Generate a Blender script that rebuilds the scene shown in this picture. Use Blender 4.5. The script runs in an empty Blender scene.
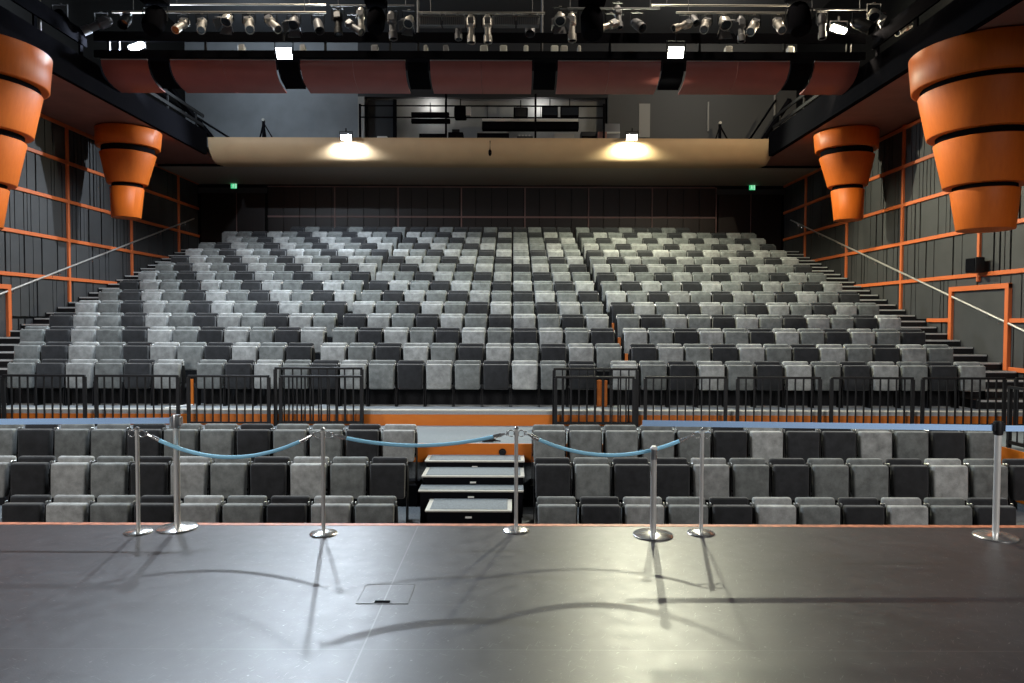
import bpy, bmesh, math, random
from mathutils import Vector, Matrix

random.seed(7)
SC = bpy.context.scene
COL = SC.collection
F = 700.0
PITCH = math.radians(1.84)
ROLL = 0.0031
EYE = 1.87

# ------------------------------------------------------------------ helpers
def P(px, py, Y):
    """world point at depth Y seen at a pixel of the photograph"""
    u, v = (px - 512) / F, -(py - 341.5) / F
    c, s = math.cos(ROLL), math.sin(ROLL)
    u, v = u * c - v * s, u * s + v * c
    cp, sp = math.cos(PITCH), math.sin(PITCH)
    d = Vector((u, cp + v * sp, -sp + v * cp))
    k = Y / d.y
    return Vector((d.x * k, Y, EYE + d.z * k))

class MB:
    """collects shapes for ONE mesh object"""
    def __init__(self):
        self.bm = bmesh.new()
    def _mat(self, geom, mi):
        fs = set()
        for v in geom:
            for f in v.link_faces:
                fs.add(f)
        for f in fs:
            f.material_index = mi
    def box(self, lo, hi, bevel=0.0, seg=2, mi=0, mat=None, taper=None):
        r = bmesh.ops.create_cube(self.bm, size=1.0)
        vs = r['verts']
        lo, hi = Vector(lo), Vector(hi)
        c, s = (lo + hi) / 2, hi - lo
        for v in vs:
            v.co = Vector((c.x + v.co.x * s.x, c.y + v.co.y * s.y, c.z + v.co.z * s.z))
        if taper:
            for v in vs:
                if v.co.z < c.z:
                    v.co.x = c.x + (v.co.x - c.x) * taper
        if bevel > 0:
            es = set(e for v in vs for e in v.link_edges)
            r2 = bmesh.ops.bevel(self.bm, geom=list(es), offset=bevel, segments=seg, profile=0.5, affect='EDGES')
            vs = list(set(r2['verts']) | set(v for v in vs if v.is_valid))
        self._mat(vs, mi)
        if mat is not None:
            for v in vs:
                v.co = mat @ v.co
        return vs
    def cyl(self, a, b, r, r2=None, n=12, mi=0, cap=True):
        a, b = Vector(a), Vector(b)
        d = b - a
        L = d.length
        q = Vector((0, 0, 1)).rotation_difference(d.normalized()).to_matrix().to_4x4()
        m = Matrix.Translation((a + b) / 2) @ q
        g = bmesh.ops.create_cone(self.bm, cap_ends=cap, segments=n, radius1=r, radius2=r if r2 is None else r2, depth=L, matrix=m)
        self._mat(g['verts'], mi)
        return g['verts']
    def bar(self, a, b, w, h, mi=0):
        """rectangular bar from a to b, w sideways, h upward"""
        a, b = Vector(a), Vector(b)
        d = (b - a)
        L = d.length
        y = d.normalized()
        up = Vector((0, 0, 1))
        if abs(y.dot(up)) > 0.99:
            up = Vector((0, 1, 0))
        x = y.cross(up).normalized()
        z = x.cross(y).normalized()
        m = Matrix((x, y, z)).transposed().to_4x4()
        m = Matrix.Translation((a + b) / 2) @ m
        return self.box((-w / 2, -L / 2, -h / 2), (w / 2, L / 2, h / 2), mi=mi, mat=m)
    def tube(self, pts, r, n=10, mi=0, closed=False):
        pts = [Vector(p) for p in pts]
        rings = []
        N = len(pts)
        for i, p in enumerate(pts):
            if closed:
                t = (pts[(i + 1) % N] - pts[i - 1]).normalized()
            else:
                t = (pts[min(i + 1, N - 1)] - pts[max(i - 1, 0)]).normalized()
            up = Vector((0, 0, 1)) if abs(t.z) < 0.95 else Vector((0, 1, 0))
            x = t.cross(up).normalized()
            y = x.cross(t).normalized()
            rings.append([self.bm.verts.new(p + x * (r * math.cos(2 * math.pi * k / n)) + y * (r * math.sin(2 * math.pi * k / n))) for k in range(n)])
        rng = range(N) if closed else range(N - 1)
        for i in rng:
            A, B = rings[i], rings[(i + 1) % N]
            for k in range(n):
                f = self.bm.faces.new((A[k], A[(k + 1) % n], B[(k + 1) % n], B[k]))
                f.material_index = mi
        if not closed:
            for R in (rings[0], rings[-1]):
                f = self.bm.faces.new(R)
                f.material_index = mi
    def lathe(self, prof, origin=(0, 0, 0), n=32, a0=0.0, a1=2 * math.pi, mi=0, mat=None):
        """profile of (r, z) turned about z; a partial turn if a1-a0 < 2pi"""
        full = abs(a1 - a0 - 2 * math.pi) < 1e-6
        o = Vector(origin)
        cnt = n if full else n + 1
        rows = []
        for r, z in prof:
            row = []
            for k in range(cnt):
                a = a0 + (a1 - a0) * k / n
                p = Vector((r * math.cos(a), r * math.sin(a), z))
                if mat is not None:
                    p = mat @ p
                row.append(self.bm.verts.new(o + p))
            rows.append(row)
        for i in range(len(rows) - 1):
            for k in range(n):
                j = (k + 1) % cnt
                f = self.bm.faces.new((rows[i][k], rows[i][j], rows[i + 1][j], rows[i + 1][k]))
                f.material_index = mi
        if full:
            for R in (rows[0], rows[-1]):
                if (R[0].co - R[n // 2].co).length > 1e-4:
                    f = self.bm.faces.new(R)
                    f.material_index = mi
    def prism(self, prof, x0, x1, mi=0):
        """closed (y, z) profile pushed along x"""
        A = [self.bm.verts.new((x0, y, z)) for y, z in prof]
        B = [self.bm.verts.new((x1, y, z)) for y, z in prof]
        n = len(prof)
        for i in range(n):
            f = self.bm.faces.new((A[i], A[(i + 1) % n], B[(i + 1) % n], B[i]))
            f.material_index = mi
        for R in (A, B):
            f = self.bm.faces.new(R)
            f.material_index = mi
    def poly(self, pts, depth_vec, mi=0):
        """flat outline given thickness by depth_vec"""
        A = [self.bm.verts.new(Vector(p)) for p in pts]
        B = [self.bm.verts.new(Vector(p) + Vector(depth_vec)) for p in pts]
        n = len(pts)
        for i in range(n):
            f = self.bm.faces.new((A[i], A[(i + 1) % n], B[(i + 1) % n], B[i]))
            f.material_index = mi
        for R in (A, B):
            f = self.bm.faces.new(R)
            f.material_index = mi
    def mesh(self, name, mats, smooth=35):
        bmesh.ops.recalc_face_normals(self.bm, faces=self.bm.faces)
        me = bpy.data.meshes.new(name)
        self.bm.to_mesh(me)
        self.bm.free()
        for m in (mats if isinstance(mats, (list, tuple)) else [mats]):
            me.materials.append(m)
        if smooth:
            for p in me.polygons:
                p.use_smooth = True
            me.set_sharp_from_angle(angle=math.radians(smooth))
        return me
    def build(self, name, mats, parent=None, loc=None, smooth=35, **tags):
        o = bpy.data.objects.new(name, self.mesh(name, mats, smooth))
        COL.objects.link(o)
        if parent is not None:
            o.parent = parent
        if loc is not None:
            o.location = loc
        for k, v in tags.items():
            o[k] = v
        return o

def thing(name, label, cat, loc=(0, 0, 0), group=None, rotz=0.0):
    o = bpy.data.objects.new(name, None)
    COL.objects.link(o)
    o.location = loc
    o.rotation_euler = (0, 0, rotz)
    o.empty_display_size = 0.1
    o['label'] = label
    o['category'] = cat
    if group:
        o['group'] = group
    return o

def copy_tree(o, parent=None):
    c = o.copy()
    COL.objects.link(c)
    c.parent = parent
    for ch in o.children:
        copy_tree(ch, c)
    return c

ORD = 'zeroth first second third fourth fifth sixth seventh eighth ninth tenth eleventh twelfth thirteenth fourteenth fifteenth sixteenth seventeenth eighteenth nineteenth twentieth twenty-first twenty-second twenty-third twenty-fourth twenty-fifth twenty-sixth twenty-seventh twenty-eighth twenty-ninth thirtieth thirty-first thirty-second thirty-third thirty-fourth thirty-fifth thirty-sixth thirty-seventh thirty-eighth thirty-ninth fortieth forty-first'.split()

# ------------------------------------------------------------------ materials
def new_mat(name):
    m = bpy.data.materials.new(name)
    m.use_nodes = True
    nt = m.node_tree
    b = nt.nodes['Principled BSDF']
    return m, nt, b

def plain(name, col, rough=0.6, metal=0.0, spec=0.5, noise=0.0, nscale=8.0, bump=0.0):
    m, nt, b = new_mat(name)
    b.inputs['Base Color'].default_value = (*col, 1)
    b.inputs['Roughness'].default_value = rough
    b.inputs['Metallic'].default_value = metal
    b.inputs['Specular IOR Level'].default_value = spec
    if noise or bump:
        tc = nt.nodes.new('ShaderNodeTexCoord')
        nz = nt.nodes.new('ShaderNodeTexNoise')
        nz.inputs['Scale'].default_value = nscale
        nz.inputs['Detail'].default_value = 5
        nt.links.new(tc.outputs['Object'], nz.inputs['Vector'])
        if noise:
            r = nt.nodes.new('ShaderNodeValToRGB')
            r.color_ramp.elements[0].position = 0.3
            r.color_ramp.elements[1].position = 0.7
            r.color_ramp.elements[0].color = (*[max(0, c * (1 - noise)) for c in col], 1)
            r.color_ramp.elements[1].color = (*[min(1, c * (1 + noise)) for c in col], 1)
            nt.links.new(nz.outputs['Fac'], r.inputs['Fac'])
            nt.links.new(r.outputs['Color'], b.inputs['Base Color'])
        if bump:
            bp = nt.nodes.new('ShaderNodeBump')
            bp.inputs['Strength'].default_value = bump
            bp.inputs['Distance'].default_value = 0.01
            nt.links.new(nz.outputs['Fac'], bp.inputs['Height'])
            nt.links.new(bp.outputs['Normal'], b.inputs['Normal'])
    return m

def fabric(name, col):
    m, nt, b = new_mat(name)
    L = nt.links.new
    tc = nt.nodes.new('ShaderNodeTexCoord')
    oi = nt.nodes.new('ShaderNodeObjectInfo')
    mp = nt.nodes.new('ShaderNodeVectorMath'); mp.operation = 'ADD'
    sc = nt.nodes.new('ShaderNodeVectorMath'); sc.operation = 'SCALE'
    cb = nt.nodes.new('ShaderNodeCombineXYZ')
    L(oi.outputs['Random'], cb.inputs[0]); L(oi.outputs['Random'], cb.inputs[2])
    L(cb.outputs[0], sc.inputs[0]); sc.inputs['Scale'].default_value = 37.0
    L(tc.outputs['Object'], mp.inputs[0]); L(sc.outputs[0], mp.inputs[1])
    n1 = nt.nodes.new('ShaderNodeTexNoise'); n1.inputs['Scale'].default_value = 7.0; n1.inputs['Detail'].default_value = 6; n1.inputs['Roughness'].default_value = 0.65
    L(mp.outputs[0], n1.inputs['Vector'])
    n2 = nt.nodes.new('ShaderNodeTexNoise'); n2.inputs['Scale'].default_value = 120.0; n2.inputs['Detail'].default_value = 2
    L(mp.outputs[0], n2.inputs['Vector'])
    r = nt.nodes.new('ShaderNodeMapRange')
    r.inputs['From Min'].default_value = 0.3; r.inputs['From Max'].default_value = 0.7
    r.inputs['To Min'].default_value = 0.64; r.inputs['To Max'].default_value = 1.36
    L(n1.outputs['Fac'], r.inputs['Value'])
    r2 = nt.nodes.new('ShaderNodeMapRange')
    r2.inputs['To Min'].default_value = 0.75; r2.inputs['To Max'].default_value = 1.25
    L(n2.outputs['Fac'], r2.inputs['Value'])
    r3 = nt.nodes.new('ShaderNodeMapRange')
    r3.inputs['To Min'].default_value = 0.82; r3.inputs['To Max'].default_value = 1.2
    L(oi.outputs['Random'], r3.inputs['Value'])
    m1 = nt.nodes.new('ShaderNodeMath'); m1.operation = 'MULTIPLY'
    m2 = nt.nodes.new('ShaderNodeMath'); m2.operation = 'MULTIPLY'
    L(r.outputs[0], m1.inputs[0]); L(r2.outputs[0], m1.inputs[1])
    L(m1.outputs[0], m2.inputs[0]); L(r3.outputs[0], m2.inputs[1])
    v = nt.nodes.new('ShaderNodeVectorMath'); v.operation = 'SCALE'
    v.inputs[0].default_value = col
    L(m2.outputs[0], v.inputs['Scale'])
    L(v.outputs[0], b.inputs['Base Color'])
    b.inputs['Roughness'].default_value = 0.9
    b.inputs['Specular IOR Level'].default_value = 0.2
    b.inputs['Sheen Weight'].default_value = 0.25
    b.inputs['Sheen Roughness'].default_value = 0.5
    return m

def wood(name, col, rough=0.5, scale=(6, 6, 0.6)):
    m, nt, b = new_mat(name)
    L = nt.links.new
    tc = nt.nodes.new('ShaderNodeTexCoord')
    mp = nt.nodes.new('ShaderNodeMapping'); mp.inputs['Scale'].default_value = scale
    n = nt.nodes.new('ShaderNodeTexNoise'); n.inputs['Scale'].default_value = 3; n.inputs['Detail'].default_value = 8; n.inputs['Roughness'].default_value = 0.7
    L(tc.outputs['Object'], mp.inputs['Vector']); L(mp.outputs[0], n.inputs['Vector'])
    r = nt.nodes.new('ShaderNodeValToRGB')
    r.color_ramp.elements[0].position = 0.3; r.color_ramp.elements[1].position = 0.75
    r.color_ramp.elements[0].color = (col[0] * .92, col[1] * .86, col[2] * .8, 1)
    r.color_ramp.elements[1].color = (min(1, col[0] * 1.06), col[1] * 1.1, col[2] * 1.1, 1)
    L(n.outputs['Fac'], r.inputs['Fac']); L(r.outputs[0], b.inputs['Base Color'])
    b.inputs['Roughness'].default_value = rough
    b.inputs['Specular IOR Level'].default_value = 0.4
    return m

def emit(name, col, strength):
    m, nt, b = new_mat(name)
    b.inputs['Base Color'].default_value = (0.8, 0.8, 0.8, 1)
    b.inputs['Emission Color'].default_value = (*col, 1)
    b.inputs['Emission Strength'].default_value = strength
    return m

def stage_mat():
    m, nt, b = new_mat('stage_vinyl')
    L = nt.links.new
    N = nt.nodes.new
    tc = N('ShaderNodeTexCoord')
    def mathn(op, a, c=None):
        x = N('ShaderNodeMath'); x.operation = op
        for i, q in enumerate((a, c)):
            if q is None: continue
            if isinstance(q, (int, float)): x.inputs[i].default_value = q
            else: L(q, x.inputs[i])
        return x.outputs[0]
    # broad wear
    n1 = N('ShaderNodeTexNoise'); n1.inputs['Scale'].default_value = 1.3; n1.inputs['Detail'].default_value = 8; n1.inputs['Roughness'].default_value = 0.7
    L(tc.outputs['Object'], n1.inputs['Vector'])
    base = N('ShaderNodeValToRGB')
    base.color_ramp.elements[0].position = 0.3; base.color_ramp.elements[1].position = 0.72
    base.color_ramp.elements[0].color = (0.027, 0.024, 0.027, 1)
    base.color_ramp.elements[1].color = (0.051, 0.046, 0.050, 1)
    L(n1.outputs['Fac'], base.inputs['Fac'])
    # short scratches lying in three directions
    tot = None
    for i, (ang, sx, sy, th) in enumerate(((0.5, 9, 160, .715), (-0.9, 11, 150, .72), (1.9, 8, 180, .725), (2.6, 14, 60, .75))):
        rt = N('ShaderNodeMapping'); rt.inputs['Rotation'].default_value = (0, 0, ang)
        L(tc.outputs['Object'], rt.inputs['Vector'])
        mp = N('ShaderNodeMapping'); mp.inputs['Scale'].default_value = (sx * 1.1, sy * .95, 1); mp.inputs['Location'].default_value = (i * 3.1, i * 1.7, 0)
        L(rt.outputs[0], mp.inputs['Vector'])
        n = N('ShaderNodeTexNoise'); n.inputs['Scale'].default_value = 1.0; n.inputs['Detail'].default_value = 1.0
        L(mp.outputs[0], n.inputs['Vector'])
        r = N('ShaderNodeMapRange'); r.inputs['From Min'].default_value = th; r.inputs['From Max'].default_value = th + .04
        L(n.outputs['Fac'], r.inputs['Value'])
        tot = r.outputs[0] if tot is None else mathn('MAXIMUM', tot, r.outputs[0])
    # paint specks
    vo = N('ShaderNodeTexVoronoi'); vo.inputs['Scale'].default_value = 11.0
    L(tc.outputs['Object'], vo.inputs['Vector'])
    sp = mathn('LESS_THAN', vo.outputs['Distance'], 0.075)
    wn = N('ShaderNodeSeparateColor'); L(vo.outputs['Color'], wn.inputs[0])
    sp = mathn('MULTIPLY', sp, mathn('GREATER_THAN', wn.outputs[0], 0.72))
    tot = mathn('MAXIMUM', tot, sp)
    # seams between the sheets
    sx = N('ShaderNodeSeparateXYZ'); L(tc.outputs['Object'], sx.inputs[0])
    s1 = mathn('LESS_THAN', mathn('ABSOLUTE', mathn('ADD', sx.outputs[0], 0.843)), 0.005)
    s2 = mathn('LESS_THAN', mathn('ABSOLUTE', mathn('SUBTRACT', sx.outputs[1], 3.9)), 0.004)
    s3 = mathn('LESS_THAN', mathn('ABSOLUTE', mathn('SUBTRACT', sx.outputs[1], 4.52)), 0.003)
    s3 = mathn('MULTIPLY', s3, mathn('LESS_THAN', mathn('ABSOLUTE', mathn('ADD', sx.outputs[0], 0.66)), 0.36))
    tot = mathn('MAXIMUM', tot, mathn('MULTIPLY', s1, 0.65))
    tot = mathn('MAXIMUM', tot, mathn('MULTIPLY', s2, 0.35))
    tot = mathn('MAXIMUM', tot, mathn('MULTIPLY', s3, 0.35))
    mix = N('ShaderNodeMix'); mix.data_type = 'RGBA'
    L(mathn('MULTIPLY', tot, 0.55), mix.inputs['Factor'])
    L(base.outputs[0], mix.inputs['A']); mix.inputs['B'].default_value = (0.26, 0.25, 0.25, 1)
    L(mix.outputs['Result'], b.inputs['Base Color'])
    n2 = N('ShaderNodeTexNoise'); n2.inputs['Scale'].default_value = 9; n2.inputs['Detail'].default_value = 6
    L(tc.outputs['Object'], n2.inputs['Vector'])
    rr = N('ShaderNodeMapRange'); rr.inputs['To Min'].default_value = 0.32; rr.inputs['To Max'].default_value = 0.48
    L(n2.outputs['Fac'], rr.inputs['Value'])
    L(rr.outputs[0], b.inputs['Roughness'])
    n3 = N('ShaderNodeTexNoise'); n3.inputs['Scale'].default_value = 90; n3.inputs['Detail'].default_value = 3
    L(tc.outputs['Object'], n3.inputs['Vector'])
    bp = N('ShaderNodeBump'); bp.inputs['Strength'].default_value = 0.12; bp.inputs['Distance'].default_value = 0.004
    L(n3.outputs['Fac'], bp.inputs['Height']); L(bp.outputs[0], b.inputs['Normal'])
    b.inputs['Specular IOR Level'].default_value = 0.62
    return m

M = dict(
    L=fabric('pale_grey_velvet', (0.235, 0.243, 0.238)),
    M=fabric('mid_grey_velvet', (0.128, 0.137, 0.134)),
    D=fabric('charcoal_velvet', (0.018, 0.019, 0.021)),
    black=plain('black_paint', (0.007, 0.007, 0.008), 0.55, spec=0.25),
    matte=plain('matte_black', (0.006, 0.006, 0.0075), 0.95, spec=0.0),
    rail=plain('black_powder_coat', (0.006, 0.006, 0.007), 0.5, spec=0.25),
    chrome=plain('polished_steel', (0.82, 0.81, 0.79), 0.2, 0.9),
    steel=plain('brushed_steel', (0.6, 0.6, 0.6), 0.3, 1.0),
    satin=plain('satin_steel', (0.78, 0.77, 0.74), 0.36, 0.5),
    silver=plain('silver_fixture', (0.55, 0.52, 0.48), 0.4, 0.6),
    fixgrey=plain('grey_fixture', (0.16, 0.16, 0.17), 0.5, 0.2),
    stage=stage_mat(),
    carpet=plain('slate_carpet', (0.17, 0.19, 0.205), 0.95, spec=0.1, noise=0.25, nscale=60, bump=0.3),
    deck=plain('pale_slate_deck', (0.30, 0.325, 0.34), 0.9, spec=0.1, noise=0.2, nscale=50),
    tiercarpet=plain('dark_tier_carpet', (0.014, 0.0145, 0.016), 0.95, spec=0.1, noise=0.3, nscale=40),
    nosing=plain('pale_nosing', (0.43, 0.42, 0.38), 0.45),
    nosedim=plain('grey_nosing', (0.5, 0.5, 0.49), 0.5),
    orange=wood('orange_timber', (0.62, 0.132, 0.011)),
    fascia=wood('orange_fascia', (0.50, 0.13, 0.006), scale=(1.0, 6, 6)),
    trim=plain('orange_trim', (0.60, 0.135, 0.035), 0.45),
    lip=plain('worn_timber_lip', (0.48, 0.17, 0.09), 0.5, noise=0.4, nscale=14),
    wall=plain('charcoal_panel', (0.037, 0.036, 0.036), 0.65, noise=0.12, nscale=3),
    groove=plain('panel_groove', (0.006, 0.006, 0.006), 0.9, spec=0.1),
    backwall=plain('brown_black_panel', (0.008, 0.005, 0.0045), 0.42, spec=0.3),
    backtrim=plain('dull_pink_trim', (0.16, 0.085, 0.075), 0.5),
    beige=plain('beige_board', (0.50, 0.345, 0.195), 0.6, noise=0.06, nscale=1.5),
    under=plain('grey_board', (0.42, 0.36, 0.30), 0.75),
    maroon=plain('maroon_board', (0.34, 0.098, 0.085), 0.38, noise=0.08, nscale=2),
    soffit=plain('brown_soffit', (0.23, 0.105, 0.085), 0.6, noise=0.12, nscale=2),
    greywall=plain('pale_gallery_wall', (0.20, 0.215, 0.23), 0.8, noise=0.08, nscale=2),
    roomwall=plain('control_room_wall', (0.30, 0.305, 0.30), 0.8, noise=0.2, nscale=1.2),
    panelgrey=plain('grey_sheet', (0.30, 0.29, 0.27), 0.7),
    dark=plain('dark_grey_board', (0.03, 0.031, 0.034), 0.8),
    rope=plain('sky_blue_rope', (0.34, 0.74, 1.0), 0.6),
    belt=plain('blue_webbing', (0.38, 0.60, 0.98), 0.7, noise=0.12, nscale=200),
    white=plain('white_metal', (0.75, 0.74, 0.72), 0.4),
    box=plain('pale_box', (0.5, 0.5, 0.46), 0.6),
    redbrown=plain('red_brown_case', (0.22, 0.10, 0.08), 0.6),
    coollens=emit('cool_lens', (0.86, 0.94, 1.0), 60),
    warmlens=emit('warm_lens', (1.0, 0.97, 0.80), 60),
    amberlens=emit('amber_lens', (1.0, 0.88, 0.62), 30),
    glass=plain('dark_lens', (0.02, 0.025, 0.035), 0.08, spec=0.8),
    sign=emit('exit_sign_green', (0.02, 0.62, 0.22), 0.8),
    signw=emit('exit_sign_mark', (0.55, 1.0, 0.7), 0.8),
    tape=plain('pale_tag', (0.8, 0.8, 0.76), 0.5),
)

# ------------------------------------------------------------------ dimensions
WL, WR = -11.85, 10.26           # side walls
YB = 26.5                        # back wall
PIT = -1.165                      # floor of the pit
def E(h):                        # height above the eye line
    return EYE + h
SOFF = E(5.10)
BL, BR = -9.60, 8.10            # inner faces of the side galleries

# ------------------------------------------------------------------ setting
b = MB(); b.box((-13, -4, -0.12), (13, 6.265, 0.0)); b.build('floor_stage', M['stage'], smooth=0, kind='structure')
b = MB(); b.box((-13, 6.265, -0.10), (13, 6.335, 0.002)); b.build('trim_1', M['lip'], smooth=0, kind='structure')
b = MB(); b.box((-13, 6.20, PIT), (13, 6.26, -0.125)); b.build('wall_stage_front', M['matte'], smooth=0, kind='structure')
b = MB(); b.box((WL - .3, 6.20, PIT - .1), (WR + .3, YB, PIT)); b.build('floor', M['tiercarpet'], smooth=0, kind='structure')

AX0, AX1 = -1.39, 0.285          # gap of the central steps
# floor tiers of the front block
b = MB()
b.box((WL, 9.19, PIT), (7.30, 10.1, -0.86)); b.build('floor_tier_1', M['carpet'], smooth=0, kind='structure')
b = MB()
b.box((WL, 10.1, PIT), (AX0 + .02, 10.54, -0.55)); b.box((AX1 - .02, 10.1, PIT), (7.30, 10.54, -0.55))
b.box((AX0 + .02, 10.1, PIT), (AX1 - .02, 10.54, -0.86))
b.build('floor_tier_2', M['tiercarpet'], smooth=0, kind='structure')
# cross walkway and the side gangway
b = MB(); b.box((WL, 10.56, PIT), (WR, 12.35, -0.02)); b.build('floor_walkway', M['carpet'], smooth=0, kind='structure')
b = MB(); b.box((WL, 10.535, -0.30), (7.30, 10.56, -0.018)); b.build('trim_2', M['fascia'], smooth=0, kind='structure')
b = MB(); b.box((7.345, 7.2, PIT), (WR, 10.56, -0.02)); b.build('floor_gangway', M['carpet'], smooth=0, kind='structure')
b = MB(); b.box((7.315, 7.2, -0.75), (7.345, 10.56, -0.015)); b.build('trim_3', M['fascia'], smooth=0, kind='structure')
# raised deck of the first row behind the railing
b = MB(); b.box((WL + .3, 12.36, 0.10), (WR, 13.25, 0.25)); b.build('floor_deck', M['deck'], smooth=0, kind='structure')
b = MB(); b.box((WL + .3, 12.335, 0.232), (WR, 12.47, 0.254)); b.build('trim_4', M['nosing'], smooth=0, kind='structure')
b = MB(); b.box((WL + .3, 12.335, -0.02), (WR, 12.36, 0.175)); b.build('trim_5', M['fascia'], smooth=0, kind='structure')
# fifteen raised tiers, one closed stepped body
def row_y(k): return 13.24 + 0.905 * (k - 2)
def row_z(k): return E(-0.465 + 0.2885 * (k - 2)) - 0.85
prof = [(13.2, PIT)]
for k in range(2, 16):
    y = row_y(k) - 0.04
    prof.append((y, row_z(k) - (0.2885 if k > 2 else 0.30)))
    prof.append((y, row_z(k)))
prof += [(YB, row_z(15)), (YB, PIT)]
prof[1] = (13.2, 0.12)
b = MB(); b.prism(prof, -10.02, 8.47); b.build('floor_tiers', M['tiercarpet'], smooth=0, kind='structure')
# side aisle stairs with half steps and grey nosings
for side, (x0, x1) in (('left', (WL + .02, -10.03)), ('right', (8.48, WR - .02))):
    pr = [(12.8, PIT)]
    z = 0.25
    noses = []
    y = 12.80
    for k in range(2, 16):
        for half in (0, 1):
            yy = row_y(k) - 0.04 - 0.4525 * (1 - half)
            zz = row_z(k) - 0.1442 * (1 - half)
            pr.append((yy, zz - 0.1442)); pr.append((yy, zz))
            noses.append((yy, zz))
    pr += [(YB, row_z(15)), (YB, PIT)]
    b = MB(); b.prism(pr, x0, x1); st = b.build('floor_stairs_' + side, M['black'], smooth=0, kind='structure')
    for yy, zz in noses:
        b = MB(); b.box((x0 + .05, yy - .004, zz - .03), (x1 - .05, yy + .05, zz + .004))
        b.build('nosing', M['nosedim'], st, smooth=0)

# side walls: charcoal boards with irregular grooves
def side_wall(name, x, sgn, seed, sp=1.0):
    rnd = random.Random(seed)
    b = MB()
    b.box((x, 7.0, PIT), (x + sgn * 0.25, YB, 12.5), mi=1)
    y0s = [(6.2 + 3.02 * i) * sp for i in range(8)]
    for zi in range(-2, 6):
        z0, z1 = E(zi * sp), min(E((zi + 1) * sp), SOFF)
        if zi == 5: break
        for y0 in y0s:
            y = y0
            y1 = min(y0 + 3.02 * sp, YB)
            while y < y1 - 0.04:
                w = rnd.choice((0.10, 0.13, 0.13, 0.17, 0.28, 0.28, 0.55, 0.7))
                g = rnd.choice((0.022, 0.03, 0.055))
                e = min(y + w, y1)
                if e - y > 0.03 and y > 7.0:
                    b.box((x - sgn * 0.035, y, z0 + .03), (x, e, z1 - .03))
                y = e + g
    return b.build(name, [M['wall'], M['groove']], smooth=0, kind='structure')
side_wall('wall_left', WL, -1, 3, 1.025)
side_wall('wall_right', WR, 1, 5)
ntrim = 6
def trim_bar(lo, hi, mat='trim', bevel=0.006):
    global ntrim
    lo2 = [min(a, c) for a, c in zip(lo, hi)]; hi2 = [max(a, c) for a, c in zip(lo, hi)]
    b = MB(); b.box(lo2, hi2, bevel=bevel, seg=1)
    o = b.build('trim_%d' % ntrim, M[mat], smooth=0, kind='structure'); ntrim += 1
    return o
def tier_at(y):                  # height of the aisle stair below a point of the wall
    return 0.25 + max(0, y - 12.8) * 0.3188
for x, s in ((WL, 1), (WR, -1)):
    a, c = x + s * .02, x + s * .085
    sp = 1.025 if s > 0 else 1.0
    dy0, dy1 = (14.25, 16.33) if s > 0 else (14.45, 16.2)      # exit door in the side wall
    for n in range(-1, 6):
        z = min(E(n * sp), SOFF - .05)
        yend = YB - .05
        if n == 0: segs = [(7.0, dy0 - .05)] + ([(dy1 + .05, 17.2)] if s < 0 else [])
        elif n == -1: segs = [(7.0, dy0 - .05)]
        else:
            segs = [(7.0, min(YB - .05, 12.8 + (z - 0.25) / 0.3188 + .25))]
        for y0, y1 in segs:
            trim_bar((a, y0, z - .045), (c, y1, z + .045))
    for i, y in enumerate((9.16, 12.18, 15.2, 18.22, 21.24, 24.26)):
        y *= (sp if s > 0 else 1.01)
        top = E(3 * sp) if i % 2 == 0 else SOFF - .01
        if i == 2:
            trim_bar((a, y - .04, E(.85)), (c + s * .004, y + .04, top))
        else:
            trim_bar((a, y - .04, tier_at(y) - .1), (c + s * .004, y + .04, top))
    # door
    zt = E(.76)
    b = MB(); b.box((min(x + s * .02, x + s * .05), dy0, .25), (max(x + s * .02, x + s * .05), dy1, zt - .08))
    b.build('door_1' if s > 0 else 'door_2', M['wall'], smooth=0, kind='structure')
    trim_bar((a, dy0 - .11, 0.25), (c + s * .03, dy0, zt))
    trim_bar((a, dy1, 0.25), (c + s * .03, dy1 + .11, zt))
    trim_bar((a, dy0 - .11, zt - .1), (c + s * .031, dy1 + .11, zt + .01))

# back wall: brown black boards, thin trims, double doors at both ends
b = MB()
b.box((WL, YB, PIT), (WR, YB + .25, 12.5), mi=1)
x = -9.2 + .02
rnd = random.Random(11)
for i in range(7):
    x0 = -9.2 + 2.404 * i
    for j in range(4):
        b.box((x0 + j * .601 + .012, YB - .03, E(2.0)), (x0 + (j + 1) * .601 - .012, YB, E(3.80)))
        b.box((x0 + j * .601 + .012, YB - .03, E(3.86)), (x0 + (j + 1) * .601 - .012, YB, E(4.93)))
b.build('wall_back', [M['backwall'], M['groove']], smooth=0, kind='structure')
for px in (335, 398.3, 461.5, 525, 588.5, 652, 716):
    q = P(px, 200, YB)
    trim_bar((q.x - .022, YB - .05, E(2.0)), (q.x + .022, YB - .028, E(4.95)), 'backtrim', 0)
trim_bar((-9.2, YB - .052, E(3.80)), (7.62, YB - .028, E(3.86)), 'backtrim', 0)
trim_bar((-9.2, YB - .052, E(4.93)), (7.62, YB - .028, E(4.97)), 'backtrim', 0)
for nm, x0, x1, xm in (('door_3', WL + .15, -9.3, P(237, 200, YB).x), ('door_4', 7.75, WR - .15, P(750.5, 200, YB).x)):
    b = MB()
    b.box((x0, YB - .05, row_z(15)), (xm - .012, YB - .001, E(4.7)), mi=0)
    b.box((xm + .012, YB - .05, row_z(15)), (x1, YB - .001, E(4.7)), mi=0)
    d = b.build(nm, M['backwall'], smooth=0, kind='structure')
    b = MB(); b.box((xm - .012, YB - .056, row_z(15)), (xm + .012, YB - .03, E(4.7))); b.build('meeting_strip', M['backtrim'], d, smooth=0)
    b = MB(); b.box((x0 - .1, YB - .06, E(4.7)), (x1 + .08, YB - .001, E(4.9))); b.build('door_head', M['dark'], d, smooth=0)

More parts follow.
